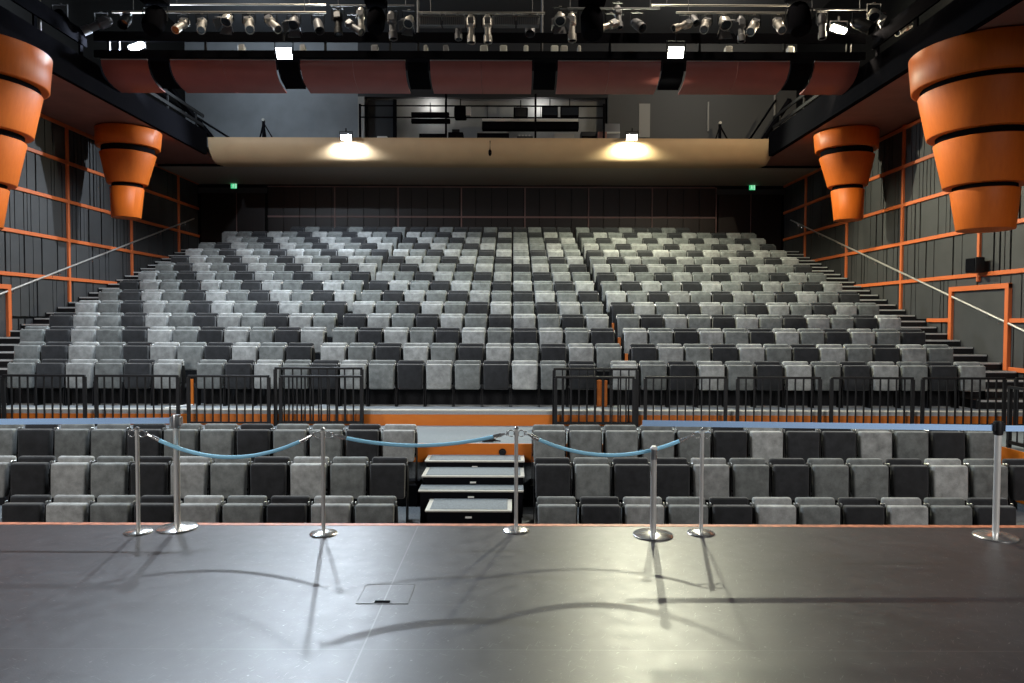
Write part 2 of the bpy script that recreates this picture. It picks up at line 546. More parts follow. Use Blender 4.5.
# overhead: slab over the back rows with the curved beige front
prof = [(23.42, E(5.03)), (YB, E(5.03)), (YB, E(5.4)), (23.42, E(5.4))]
b = MB(); b.prism(prof, WL, WR); b.build('ceiling_rear', M['under'], smooth=0, kind='structure')
front = [(21.98, E(5.63)), (21.96, E(5.55)), (21.98, E(5.42)), (22.04, E(5.29)), (22.13, E(5.17)), (22.26, E(5.06)), (22.42, E(4.97)), (22.6, E(4.93))]
back = [(23.43, E(5.02)), (23.43, E(5.35)), (22.7, E(5.45)), (22.7, E(5.63))]
b = MB(); b.prism(front + back, BL + .12, BR + .0); b.build('wall_balcony_front', M['beige'], smooth=40, kind='structure')
b = MB(); b.box((WL, 22.72, E(5.41)), (WR, YB, E(5.5))); b.build('floor_gallery', M['dark'], smooth=0, kind='structure')
# main ceiling far above
b = MB(); b.box((WL - .3, 3.0, 12.2), (WR + .3, YB + .3, 12.4)); b.build('ceiling', M['dark'], smooth=0, kind='structure')
# soffits beside the walls and side gallery fascias
for nm, x0, x1, xi in (('left', WL, BL, BL), ('right', BR, WR, BR)):
    b = MB(); b.box((x0, 7.0, SOFF), (x1, 23.42, SOFF + .12)); b.build('ceiling_soffit_' + nm, M['soffit'], smooth=0, kind='structure')
    s = 1 if nm == 'left' else -1
    b = MB(); b.box((min(xi, xi + s * .14), 7.0, SOFF - .02), (max(xi, xi + s * .10), 21.94, E(5.78))); b.build('beam_' + nm, M['matte'], smooth=0, kind='structure')
    b = MB(); b.box((x0, 23.36, E(5.03)), (x1, 23.415, SOFF + .1)); b.build('wall_block_' + nm, M['matte'], smooth=0, kind='structure')

# ------------------------------------------------------------------ seats
def rcushion():
    b = MB(); b.box((-.2335, 0, .325), (.2335, .115, .785), bevel=.026, seg=3, taper=.965)
    for v in b.bm.verts:
        v.co.y += (v.co.z - .325) * .055
        if v.co.y < .06 and abs(v.co.x) < .2 and .36 < v.co.z < .75:
            v.co.y -= .004
    return b
def rback():
    b = MB(); b.box((-.239, .145, .36), (.239, .235, .85), bevel=.034, seg=3)
    for v in b.bm.verts:
        v.co.y += (v.co.z - .36) * .06
    return b
def sframe(s):
    b = MB()
    x0, x1 = sorted((s * .2455, s * .2535))
    b.poly([(x0, .03, 0), (x0, .22, 0), (x0, .25, .60), (x0, .21, .74), (x0, .12, .74), (x0, .10, .42), (x0, .05, .30)], (x1 - x0, 0, 0))
    return b
def hinge(s):
    b = MB(); x0, x1 = sorted((s * .2385, s * .2545)); b.box((x0, .115, .755), (x1, .16, .80), bevel=.004, seg=1)
    return b
def rod():
    b = MB(); b.cyl((-.244, .13, .42), (.244, .13, .42), .016, n=8)
    return b
ME = dict(frameL=sframe(-1).mesh('side_frame', M['black']), frameR=sframe(1).mesh('side_frame', M['black']),
          hingeL=hinge(-1).mesh('hinge', M['steel']), hingeR=hinge(1).mesh('hinge', M['steel']), rod=rod().mesh('pivot_rod', M['black']))
for t in 'LMD':
    ME['cush' + t] = rcushion().mesh('seat_cushion', M[t], smooth=60)
    ME['back' + t] = rback().mesh('backrest', M[t], smooth=60)
TONE = dict(L='pale grey', M='mid grey', D='charcoal')
def make_seat(t):
    r = thing('theatre_seat', TONE[t] + ' tip-up seat', 'seat')
    for n, me in (('seat_cushion', 'cush' + t), ('backrest', 'back' + t), ('side_frame', 'frameL'), ('side_frame', 'frameR'), ('hinge', 'hingeL'), ('hinge', 'hingeR'), ('pivot_rod', 'rod')):
        o = bpy.data.objects.new(n, ME[me]); COL.objects.link(o); o.parent = r
    return r
PROTO = {}
def seat(t, x, y, z, label, group):
    if t not in PROTO:
        o = PROTO[t] = make_seat(t)
    else:
        o = copy_tree(PROTO[t])
    o.location = (x, y, z)
    o['label'] = TONE[t] + ' tip-up seat, ' + label
    o['group'] = group
    return o
FAR = []                          # rows too far away to count: one object
LMD = 'LMD'

# front block, three rows either side of the steps
fr = [('front', 8.34, PIT, 9, 12), ('second', 9.245, -0.86, 11, 13), ('third', 10.15, -0.55, 12, 13)]
tones = {('front', 0): 'MLDMLDMLD', ('front', 1): 'MDLMDLMDLMDL',
         ('second', 0): 'DMLDDMLDMLD'.replace('DDML', 'DMLD'), ('second', 1): 'DMDDLMDMMDLMD',
         ('third', 0): 'LDMMDMMDMMDM', ('third', 1): 'MMMMMDLDDLMDM'}
# seats are listed outward from the steps
tones[('front', 0)] = 'MLDMLDMLD'
tones[('second', 0)] = 'DMLDMLDMLDL'
for nm, y, z, nl, nr in fr:
    for i in range(nl):
        seat(tones[(nm, 0)][i], AX0 - .533 * i - .266, y, z, '%s from the steps, left part of the %s floor row' % (ORD[i + 1], nm), 'seats in the three floor rows')
    for i in range(nr - (1 if nm == 'front' else 0)):
        seat(tones[(nm, 1)][i], AX1 + .531 * i + .266, y, z, '%s from the steps, right part of the %s floor row' % (ORD[i + 1], nm), 'seats in the three floor rows')
# first raised row on the deck
def block(seq, x0, pitch, y, z, rowname, bl, far=False):
    for i, t in enumerate(seq):
        x = x0 + pitch * (i + .5)
        if far: FAR.append((t, x, y, z))
        else: seat(t, x, y, z, '%s from left, %s, %s block' % (ORD[i + 1], rowname, bl), 'seats of the raised bank')
R1Z = 0.25
block('MDLMDL', -9.30, .537, 12.79, R1Z, 'row behind the black railing', 'left')
block('MDLMDLMDLMDLMD', -5.815, .5263, 12.79, R1Z, 'row behind the black railing', 'middle')
block('LMDLMDLMDLMDL', 1.809, .5324, 12.79, R1Z, 'row behind the black railing', 'right')
RN = {2: 'second', 3: 'third', 4: 'fourth', 5: 'fifth', 6: 'sixth', 7: 'seventh'}
special = {12: (11, 'LMLM'), 13: (11, 'MMDL')}
for k in range(2, 16):
    y, z = row_y(k), row_z(k)
    far = k > 7
    rn = '%s raised row' % RN.get(k, '')
    nl, nr = 12, 12
    if k in (2, 13): nl = 11
    if k == 15: nl, nr = 8, 8
    def tone(c):
        t = LMD[(c + 1 + (k - 2)) % 3]
        if k == 15: t = 'M' if t == 'L' else 'D'
        if k in (12, 13) and 0 <= c < 4: t = special[k][1][c]
        return t
    left = [tone(-8 - (nl - 1 - i)) for i in range(nl)]
    mid = [tone(i - 7) for i in range(11)]
    right = [tone(4 + i) for i in range(nr)]
    block(left, -3.79 - .5175 * nl, .5175, y, z, rn, 'left', far)
    block(mid, -3.665, .5245, y, z, rn, 'middle', far)
    block(right, 2.255, .5125, y, z, rn, 'right', far)
bm = bmesh.new()
mats = [M['L'], M['M'], M['D'], M['black'], M['steel']]
for t, x, y, z in FAR:
    T = Matrix.Translation((x, y, z))
    for me, mi in ((ME['cush' + t], 'LMD'.index(t)), (ME['back' + t], 'LMD'.index(t)), (ME['frameL'], 3), (ME['frameR'], 3)):
        n0, f0 = len(bm.verts), len(bm.faces)
        bm.from_mesh(me)
        bm.verts.ensure_lookup_table(); bm.faces.ensure_lookup_table()
        for v in bm.verts[n0:]: v.co = T @ v.co
        for f in bm.faces[f0:]: f.material_index = mi
me = bpy.data.meshes.new('far_seats'); bm.to_mesh(me); bm.free()
for m in mats: me.materials.append(m)
for p in me.polygons: p.use_smooth = True
me.set_sharp_from_angle(angle=math.radians(60))
o = bpy.data.objects.new('seats', me); COL.objects.link(o)
o['kind'] = 'stuff'; o['label'] = 'grey tip-up seats filling the upper back rows of the raised bank'; o['category'] = 'seats'

# orange boards glimpsed in the gaps between blocks
for (x, y, z0, z1, w, where) in ((-5.95, 12.93, .25, .74, .10, 'left gap of the row behind the railing'), (1.62, 12.93, .25, .74, .09, 'right gap of the row behind the railing'), (1.74, 12.93, .25, .74, .06, 'slim one beside it in that right gap'),
                          (2.185, row_y(2) + .1, row_z(2), row_z(2) + .66, .06, 'gap of the second raised row'), (2.185, row_y(3) + .1, row_z(3), row_z(3) + .66, .06, 'gap of the third raised row'), (2.185, row_y(4) + .1, row_z(4), row_z(4) + .66, .05, 'gap of the fourth raised row')):
    b = MB(); b.box((x - w / 2, y, z0), (x + w / 2, y + .03, z1), bevel=.006, seg=1)
    b.build('end_panel', M['fascia'], smooth=0, label='orange timber end board in the ' + where if 'slim' not in where else 'orange timber end board, ' + where, category='panel', group='orange end boards between seat blocks')

# ------------------------------------------------------------------ central steps
def step(zt, y0, y1, x0, x1, zb, lab, frame=True):
    t = thing('portable_step', lab, 'step', ((x0 + x1) / 2, y0, zb), 'steps to the walkway')
    hw = (x1 - x0) / 2; d = y1 - y0; h = zt - zb
    b = MB(); b.box((-hw + .02, .03, 0), (hw - .02, d - .003, h - .023)); b.build('base', M['matte'], t, smooth=0)
    b = MB(); b.box((-hw, 0, h - .022), (hw, d - .003, h - .004)); b.build('tread_board', M['nosing'], t, smooth=0)
    iw = .055 if frame else 0.0
    b = MB(); b.box((-hw + iw, .055, h - .01), (hw - iw, d - .004, h + .001)); b.build('tread_carpet', M['carpet'], t, smooth=0)
    b = MB(); b.box((-.04, .015, h - .105), (.04, .03, h - .085)); b.build('tag', M['tape'], t, smooth=0)
    return t
step(-.185, 10.09, 10.53, -1.26, .187, -.86, 'topmost black step with pale edge below the orange riser')
step(-.278, 9.52, 10.085, -1.235, .177, -.86, 'second black step from the top, pale edged')
step(-.40, 9.20, 9.515, -1.235, .158, -.86, 'third black step from the top, narrow pale edge', False)
step(-.506, 8.62, 9.185, -1.075, .005, PIT, 'lowest black step with blue-grey carpet and pale frame')
# things on the walkway
q = P(488, 442, 10.68)
b = MB()
for i in range(3):
    pts = [(.07 * (1 + .15 * i) * math.cos(a) * 1.2, .045 * math.sin(a), .014 + .012 * i) for a in [2 * math.pi * k / 20 for k in range(20)]]
    b.tube(pts, .011, n=6, closed=True)
b.tube([(.08, 0, .02), (.14, .02, .015), (.19, .0, .012)], .01, n=6)
b.build('cable_coil', M['black'], loc=(q.x, 10.72, -.02), label='small black cable coil lying on the walkway carpet above the steps', category='cable')
q = P(502.5, 452, 10.53)
b = MB(); b.cyl((0, 0, 0), (0, -.02, 0), .055, n=20); b.cyl((0, -.02, 0), (0, -.05, 0), .03, n=16)
b.build('socket_cap', M['black'], loc=(q.x, 10.533, q.z), label='round black socket on the orange riser above the steps', category='socket')
a, c = P(166, 410.5, 12.45), P(190, 402, 12.75)
b = MB(); b.cyl((a.x, 12.42, .268), (c.x, 12.86, .275), .013, n=8)
b.build('rod', M['white'], label='thin white rod lying across the grey deck behind the railing', category='rod')

# ------------------------------------------------------------------ black guard rails
def guard(x0, x1, y, z0, h, lab, tilt=0.0, n=9, grp='black guard rails along the walkway', endx=None):
    t = thing('guard_rail', lab, 'railing', ((x0 + x1) / 2, y, z0), grp)
    hw = (x1 - x0) / 2
    b = MB(); b.box((-hw - .01, -.025, h - .04), (hw + .01, .025, h), bevel=.006, seg=1); b.build('top_rail', M['rail'], t, smooth=0)
    b = MB(); b.box((-hw, -.015, .055), (hw, .015, .085)); b.build('bottom_rail', M['rail'], t, smooth=0)
    for s in (-1, 1):
        b = MB(); b.box((s * hw - .028, -.02, 0), (s * hw + .028, .02, h - .04)); b.box((s * hw - .05, -.05, 0), (s * hw + .05, .05, .012)); b.build('post', M['rail'], t, smooth=0)
    me = None
    for i in range(n):
        x = -hw + 2 * hw * (i + 1) / (n + 1)
        if me is None:
            b = MB(); b.bar((0, 0, .07), (0, tilt, h - .03), .022, .022); me = b.mesh('baluster', M['rail'], 0)
        o = bpy.data.objects.new('baluster', me); COL.objects.link(o); o.parent = t; o.location = (x, 0, 0)
    return t
def rx(px, y=12.2): return P(px, 395, y).x
names = ['leftmost', 'second from left', 'third from left', 'fourth from left']
for i, (p0, p1) in enumerate(((-82, 0), (5, 86), (97.5, 179), (189.5, 269.5), (281.5, 362))):
    guard(rx(p0), rx(p1), 12.165, -.02, .90, ['low black railing panel cut by the left picture edge', 'first full low railing panel from the left picture edge', 'second full low railing panel from the left edge, behind the belt post', 'third full low railing panel from the left edge', 'low railing panel left of the central opening, nearer of two'][i])
for i, (p0, p1) in enumerate(((555.5, 633.5), (645, 725), (737, 819), (830.5, 911.5), (921.5, 1003), (1014.5, 1096))):
    guard(rx(p0), rx(p1), 12.165, -.02, .90, 'low railing panel right of the central opening, nearer of two' if i == 0 else '%s low black railing panel right of the central opening' % ORD[i + 1])
guard(rx(275.5, 12.28), rx(362, 12.28), 12.28, -.02, 1.035, 'taller black railing panel standing behind the low one, left of the opening')
guard(rx(554, 12.28), rx(637, 12.28), 12.28, -.02, 1.035, 'taller black railing panel standing behind the low one, right of the opening')
# railing along the side gangway
t = thing('guard_rail', 'black railing on the orange gangway edge at the far right', 'railing', (7.40, 7.3, -.02), 'black guard rails along the walkway')
b = MB(); b.box((-.02, 0, .06), (.02, 3.1, .11)); b.build('bottom_rail', M['rail'], t, smooth=0)
b = MB(); b.box((-.02, 0, .88), (.02, 3.1, .92)); b.build('top_rail', M['rail'], t, smooth=0)
for i in range(3):
    b = MB(); b.box((-.025, i * 1.52, 0), (.025, i * 1.52 + .05, .9)); b.build('post', M['rail'], t, smooth=0)
for i in range(20):
    b = MB(); b.box((-.008, .1 + i * .147, .08), (.008, .116 + i * .147, .89)); b.build('baluster', M['rail'], t, smooth=0)

# ------------------------------------------------------------------ stanchions on the stage
def rope_post(px, pyb, lab, rings):
    Y = EYE / math.tan(PITCH + math.atan((pyb - 341.5) / F))
    q = P(px, pyb, Y)
    t = thing('rope_post', lab, 'stanchion', (q.x, Y, 0), 'slim chrome rope posts')
    b = MB(); b.lathe([(.0, .0), (.117, .0), (.119, .008), (.110, .016), (.06, .026), (.02, .034), (.0, .034)], n=40); b.build('base', M['chrome'], t)
    b = MB(); b.cyl((0, 0, .03), (0, 0, .905), .0165, n=20); pole = b.build('pole', M['satin'], t)
    b = MB(); b.lathe([(0, .905), (.02, .905), (.021, .915), (.012, .924), (0, .926)], n=20); b.build('cap', M['chrome'], pole)
    for s in rings:
        b = MB(); pts = [(s * (.045 + .028 * math.cos(a)), -.004, .865 + .028 * math.sin(a)) for a in [2 * math.pi * k / 20 for k in range(20)]]
        b.tube(pts, .0045, n=6, closed=True); b.build('ring', M['chrome'], pole)
    return t, Vector((q.x, Y, 0))
p1, a1 = rope_post(138.5, 533.5, 'slim chrome rope post beside the thicker post, at the left rope end', (-1, 1))
p2, a2 = rope_post(323.5, 534.5, 'slim chrome rope post between the first two blue ropes', (-1, 1))
p3, a3 = rope_post(516, 530.6, 'slim chrome rope post standing in front of the central steps', (-1, 1))
p4, a4 = rope_post(701, 532.8, 'slim chrome rope post at the right end of the ropes', (-1, 1))
def rope(A, B, sag, lab):
    za = .865
    a = Vector((A.x + .084, A.y - .004, za)); c = Vector((B.x - .084, B.y - .004, za))
    t = thing('barrier_rope', lab, 'rope', ((a.x + c.x) / 2, (a.y + c.y) / 2, za), 'blue barrier ropes')
    org = t.location.copy()
    n = 28
    pts = []
    for i in range(n + 1):
        s = i / n
        p = a.lerp(c, s); p.z -= sag * (1 - (2 * s - 1) ** 2)
        pts.append(p - org)
    k = 2
    b = MB(); b.tube(pts[k:n - k + 1], .0165, n=10); b.build('rope', M['rope'], t)
    for e in (pts[:k + 1], pts[::-1][:k + 1]):
        d = (e[k] - e[0]).normalized(); L = (e[k] - e[0]).length
        r = MB(); m0 = e[0] + d * (L * .45)
        r.cyl(m0, e[k] + d * .012, .017, n=12); r.cyl(e[0] + d * .012, m0, .008, .012, n=8)
        r.tube([e[0] + Vector((0, .018 * math.cos(a_), .018 * math.sin(a_))) for a_ in [2 * math.pi * j / 12 for j in range(12)]], .005, n=6, closed=True)
        r.build('end_hook', M['chrome'], t)
    return t
rope(a1, a2, .20, 'blue barrier rope sagging between the first and second slim posts')
rope(a2, a3, .10, 'blue barrier rope nearly taut between the second and third slim posts')
rope(a3, a4, .185, 'blue barrier rope sagging between the third and fourth slim posts')

def belt_post(px, pyb, H, lab, belts=(), collar=True):
    Y = EYE / math.tan(PITCH + math.atan((pyb - 341.5) / F))
    q = P(px, pyb, Y)
    t = thing('belt_post', lab, 'stanchion', (q.x, Y, 0), 'thick chrome belt posts')
    b = MB(); b.lathe([(.0, .0), (.170, .0), (.172, .01), (.164, .016), (.08, .026), (.034, .04), (0, .04)], n=48); b.build('base', M['chrome'], t)
    b = MB(); b.cyl((0, 0, .03), (0, 0, H - .11), .026, n=24); b.build('pole', M['satin'], t)
    if collar:
        b = MB(); b.lathe([(0, H - .12), (.027, H - .12), (.038, H - .112), (.038, H - .012), (.034, H), (0, H)], n=24)
        b.box((-.05, -.02, H - .085), (-.03, .02, H - .02)); b.box((.03, -.02, H - .085), (.05, .02, H - .02))
        b.build('belt_head', M['steel' if collar == 'head' else 'rail'], t)
    else:
        b = MB(); b.cyl((0, 0, H - .115), (0, 0, H - .03), .027, n=20); b.build('belt_head', M['steel'], t)
        b = MB(); b.lathe([(0, H - .03), (.031, H - .03), (.033, H - .018), (.02, H), (0, H)], n=20); b.build('cap', M['white'], t)
    for x0, x1, clip, z0, z1 in belts:
        bz = H - .052
        m = MB()
        sx = 1 if x1 > x0 else -1
        n = 12
        vs = []
        pts = [(x0 + (x1 - x0) * i / n, 0, bz + (z0 if i == 0 else z0 + (z1 - z0) * i / n) - .0) for i in range(n + 1)]
        m.poly([(p[0], -.0012, p[2] + .0255) for p in pts] + [(p[0], -.0012, p[2] - .0255) for p in pts[::-1]], (0, .0024, 0))
        bo = m.build('belt', M['belt'], t, smooth=0)
        if clip:
            c = MB(); c.box((x1 - .012, -.012, bz + z1 - .03), (x1 + .012, .012, bz + z1 + .03), bevel=.003, seg=1); c.build('belt_clip', M['rail'], bo, smooth=0)
    return t
belt_post(177.5, 529.5, 1.015, 'thick chrome belt post with blue belt running to the left', ((-.05, -2.6, False, 0, -.025),), 'head')
belt_post(653, 534.8, .778, 'shorter thick chrome post standing below the end of the right belt', (), False)
belt_post(995.5, 535.5, 1.005, 'thick chrome belt post with black head near the right picture edge', ((-.05, -3.06, False, -.006, .026), (.05, 1.6, False, -.01, -.01)))
# stage hatch
b = MB(); b.box((-1.02, 4.53, -.03), (-.675, 4.87, .002)); hb = b.build('floor_hatch', M['stage'], smooth=0, label='square hatch lid set flush in the black stage floor', category='hatch')
b = MB()
for lo, hi in (((-1.02, 4.53), (-.675, 4.534)), ((-1.02, 4.866), (-.675, 4.87)), ((-1.02, 4.53), (-1.016, 4.87)), ((-.679, 4.53), (-.675, 4.87))):
    b.box((lo[0], lo[1], .002), (hi[0], hi[1], .0032))
b.build('edge_trim', plain('worn_edge', (.14, .135, .135), .6), hb, smooth=0)
b = MB(); b.box((-.90, 4.545, .0022), (-.80, 4.58, .0045)); b.build('finger_slot', M['matte'], hb, smooth=0)

# ------------------------------------------------------------------ orange tapered drums on the walls
def drum(x, y, tiers, lab):
    lean = .045 if x > 0 else -.045
    def lean_over(b):
        for v in b.bm.verts:
            v.co.x += lean * (5.07 - v.co.z)
        return b
    t = thing('hanging_drum', lab, 'wall drum', (x, y, EYE), 'orange tapered drums beside the side walls')
    for i, (r0, z0, r1, z1) in enumerate(tiers):          # r0/z0 at the top
        b = MB()
        b.lathe([(r1 - .05, z1), (r1 - .012, z1), (r1, z1 + .012), (r0, z0 - .012), (r0 - .012, z0), (r0 - .05, z0)], n=72, mi=0)
        b.lathe([(0.01, z1 + .02), (r1 - .03, z1 + .02)], n=72, mi=1)
        b.lathe([(0.01, z0 - .02), (r0 - .03, z0 - .02)], n=72, mi=1)
        lean_over(b).build('tier', [M['orange'], M['matte']], t, smooth=50)
    b = MB()
    prof = [(tiers[0][0] - .16, tiers[0][1] - .01)]
    for i, (r0, z0, r1, z1) in enumerate(tiers):
        if i < len(tiers) - 1:
            rn = tiers[i + 1][0] - .04
            prof += [(rn, z1), (rn, tiers[i + 1][1])]
    prof.append((tiers[-1][2] - .09, tiers[-1][3] + .03))
    b.lathe(prof, n=72); lean_over(b).build('core', M['matte'], t, smooth=30)
near = [(1.21, 5.07, 1.18, 4.42), (1.07, 4.32, .94, 3.50), (.83, 3.38, .69, 2.54), (.57, 2.46, .485, 1.72)]
farr = [(.815, 5.07, .785, 4.60), (.69, 4.44, .50, 3.63), (.42, 3.53, .365, 2.72)]
drum(-10.14, 13.4, near, 'big four-tier orange tapered drum on the left wall, cut by picture edge')
drum(-10.43, 19.2, farr, 'small three-tier orange tapered drum farther back on the left wall')
drum(8.86, 13.4, near, 'big four-tier orange tapered drum on the right wall above the door')
drum(9.06, 19.2, farr, 'small three-tier orange tapered drum farther back on the right wall')

# ------------------------------------------------------------------ handrails on the walls
def handrail(x, s, pts, lab):
    t = thing('handrail', lab, 'handrail', (x, pts[0][0], pts[0][1]), 'steel handrails on the side walls')
    o = t.location
    a = Vector((s * .09, 0, 0)); c = Vector((s * .09, pts[1][0] - pts[0][0], pts[1][1] - pts[0][1]))
    b = MB(); b.cyl(a, c, .024, n=14); b.build('rail_tube', M['silver'], t)
    n = 8
    for i in range(n):
        for dd in (-.012, .012):
            p = a.lerp(c, (i + .5) / n + dd)
            b = MB(); b.tube([p + Vector((0, 0, -.02)), p + Vector((0, 0, -.09)), p + Vector((-s * .05, 0, -.12)), Vector((s * .01, p.y, p.z - .12))], .010, n=6)
            b.cyl((s * .0, p.y, p.z - .12), (s * .016, p.y, p.z - .12), .035, n=12)
            b.build('bracket', M['chrome'], t)
def wy(px, X): return X * F / (px - 512)
ya, yb_ = wy(196, WL + .12), 11.0
q1 = P(196, 218.6, ya); q0 = P(0, 294.8, wy(0, WL + .12))
sl = (q1.z - q0.z) / (q1.y - q0.y)
handrail(WL, 1, ((12.0, q0.z + sl * (12.0 - q0.y)), (q1.y, q1.z)), 'sloping steel handrail fixed along the left side wall')
q1 = P(788, 220, wy(788, WR - .12)); q0 = P(1024, 331.6, wy(1024, WR - .12))
sl = (q1.z - q0.z) / (q1.y - q0.y)
handrail(WR, -1, ((12.3, q0.z + sl * (12.3 - q0.y)), (q1.y, q1.z)), 'sloping steel handrail fixed along the right side wall')

# wall speaker
q = P(976, 265.5, wy(976, WR - .2))
t = thing('wall_speaker', 'small black loudspeaker box on the right wall beside the big drum', 'speaker', (WR - .04, 15.2, q.z - .16))
b = MB(); b.box((-.30, -.17, 0), (-.10, .17, .33), bevel=.012, seg=2); b.build('cabinet', M['black'], t)
b = MB(); b.box((-.312, -.15, .02), (-.30, .15, .31)); b.build('grille', M['matte'], t, smooth=0)
b = MB(); b.box((-.10, -.04, .12), (-.03, .04, .2)); b.build('bracket', M['rail'], t, smooth=0)
# exit signs
for px, py, lab in ((234, 186, 'small green exit sign over the left rear door'), (752, 187.5, 'small green exit sign over the right rear door')):
    q = P(px, py, YB - .09)
    t = thing('exit_sign', lab, 'exit sign', (q.x, YB - .06, q.z - .11), 'green exit signs')
    b = MB(); b.box((-.13, -.05, -.005), (.13, -.001, .225), bevel=.006, seg=1); b.build('casing', M['black'], t, smooth=0)
    b = MB(); b.box((-.115, -.055, .01), (.115, -.05, .21)); sf = b.build('sign_face', M['sign'], t, smooth=0)
    # running figure beside a doorway
    b = MB()
    b.cyl((-.02, -.0555, .17), (-.02, -.058, .17), .017, n=12)
    b.poly([(-.05, -.058, .10), (-.035, -.058, .145), (-.005, -.058, .148), (.03, -.058, .118), (.024, -.058, .108), (.0, -.058, .125), (-.008, -.058, .092), (.02, -.058, .065), (.012, -.058, .03), (.0, -.058, .03), (.004, -.058, .058), (-.025, -.058, .08), (-.04, -.058, .045), (-.075, -.058, .04), (-.075, -.058, .052), (-.05, -.058, .058), (-.022, -.058, .125), (-.03, -.058, .13), (-.042, -.058, .097)], (0, .0028, 0))
    b.poly([(.06, -.058, .03), (.10, -.058, .03), (.10, -.058, .19), (.06, -.058, .19)], (0, .0028, 0))
    b.build('pictogram', M['signw'], sf, smooth=0)

# ------------------------------------------------------------------ maroon reflector panels
pos = [(103, 147), (170, 275), (300, 405), (430, 532), (558, 661), (687, 790), (815, 860)]
KB = 0.893
rp = [(y * KB, E(h * KB)) for y, h in ((18.20, 6.62), (18.215, 6.52), (18.27, 6.40), (18.38, 6.28), (18.55, 6.18), (18.8, 6.115), (19.15, 6.085))]
inner = [(y + .03 if i < 3 else y, z + .03) for i, (y, z) in enumerate(rp)][::-1]
for i, (p0, p1) in enumerate(pos):
    x0, x1 = P(p0, 61, 18.2 * KB).x, P(p1, 61, 18.2 * KB).x
    if i == 0: x0 = BL + .15
    if i == 6: x1 = BR - .15
    t = thing('ceiling_reflector', 'curved maroon ceiling panel, %s from left under the lighting bridge' % ORD[i + 1], 'ceiling panel', ((x0 + x1) / 2, 18.2 * KB, E(6.085 * KB)), 'curved maroon ceiling panels')
    hw = (x1 - x0) / 2
    o = t.location
    cut = hw * (1.0 if i in (0, 6) else .0)
    prof2 = [(y - o.y, z - o.z) for y, z in rp + inner]
    if i in (0, 6):
        b = MB(); b.prism(prof2, -hw, hw); b.build('panel_board', M['maroon'], t, smooth=50)
    else:
        for x_0, x_1 in ((-hw, -.004), (.004, hw)):
            b = MB(); b.prism(prof2, x_0, x_1); b.build('panel_board', M['maroon'], t, smooth=50)
    b = MB(); b.box((-hw, -.012, rp[0][1] - o.z), (hw, .04, rp[0][1] - o.z + .022)); b.build('edge_strip', M['nosedim'], t, smooth=0)
    for sx in (-.8, .8):
        b = MB(); b.cyl((sx * hw, .55, .08), (sx * hw, .55, .57), .012, n=6); b.build('hanger', M['black'], t)
# brackets between the panels
for i in range(6):
    x0, x1 = P(pos[i][1] + 2, 61, 18.2 * KB).x, P(pos[i + 1][0] - 2, 61, 18.2 * KB).x
    b = MB()
    pr = [(18.24, E(6.60)), (18.30, E(6.38)), (18.5, E(6.22)), (18.9, E(6.12)), (18.9, E(6.2)), (18.55, E(6.3)), (18.4, E(6.45)), (18.34, E(6.60))]
    b.prism([(y * KB, EYE + (z - EYE) * KB) for y, z in pr], x0, x1)
    b.build('hanging_shroud', M['matte'], smooth=40, label='curved black shroud filling the %s gap between the maroon panels' % ORD[i + 1], category='shroud', group='black shrouds between maroon panels')

# ------------------------------------------------------------------ lighting bridge and side galleries
yb = 15.98
def EB(h): return EYE + h * KB
t = thing('lighting_bridge', 'black lighting bridge crossing the hall above the maroon panels', 'lighting bridge', (-.8, yb, EB(6.5)))
def part_box(lo, hi, name, mat, par, **k):
    o = par.location
    b = MB(); b.box([lo[i] - o[i] for i in range(3)], [hi[i] - o[i] for i in range(3)]); return b.build(name, M[mat], par, smooth=0, **k)
X0, X1 = BL + .15, BR - .15
part_box((X0, yb, EB(6.585)), (X1, yb + .05, EB(6.76)), 'toe_board', 'matte', t)
part_box((X0, yb + .05, EB(6.66)), (X1, yb + 1.0, EB(6.70)), 'deck', 'matte', t)
part_box((X0, yb, EB(6.98)), (X1, yb + .05, EB(7.22)), 'rail_board', 'matte', t)
part_box((X0, yb + 1.0, EB(6.98)), (X1, yb + 1.05, EB(7.12)), 'rail_board', 'black', t)
for px in (6, 60, 108, 118, 205, 325, 390, 418, 541, 610, 700, 785, 848, 853):
    x = P(px, 40, yb).x
    if not (X0 + .1 < x < X1 - .1): continue
    part_box((x - .025, yb + .01, EB(6.66)), (x + .025, yb + .055, EB(7.22)), 'post', 'black', t)
    part_box((x - .025, yb + 1.0, EB(6.66)), (x + .025, yb + 1.045, EB(7.12)), 'post', 'black', t)
# hanging pipes
def pipe(px0, px1, py, Y, r, mat, lab, top=12.2):
    a, c = P(px0, py, Y), P(px1, py, Y)
    a.z = c.z = (a.z + c.z) / 2
    t = thing('hanging_pipe', lab, 'pipe', ((a.x + c.x) / 2, Y, a.z), 'lighting pipes over the bridge')
    o = t.location
    b = MB(); b.cyl(a - o, c - o, r, n=10); b.build('tube', M[mat], t)
    L = (c - a).length
    for s in (-.4, .4):
        b = MB(); b.cyl((s * L, 0, r), (s * L, 0, top - a.z), .009, n=6); b.build('drop_rod', M['fixgrey'], t)
    return a.z
YP = 15.68
zl = pipe(112, 326, 12.2, YP, .024, 'silver', 'lower silver lighting pipe at the left')
pipe(160, 326, 4.6, YP + .55, .022, 'silver', 'upper silver lighting pipe at the left')
zr = pipe(676, 800, 12.8, YP, .024, 'silver', 'lower silver lighting pipe at the right')
pipe(652, 800, 5.4, YP + .55, .022, 'silver', 'upper silver lighting pipe at the right')
zc = pipe(418, 545, 13, YP, .026, 'silver', 'silver lighting pipe over the bridge centre')
pipe(330, 414, 5.6, YP, .018, 'fixgrey', 'thin grey lighting pipe left of the bridge centre')
pipe(560, 660, 8.5, YP, .018, 'fixgrey', 'thin grey lighting pipe right of the bridge centre')
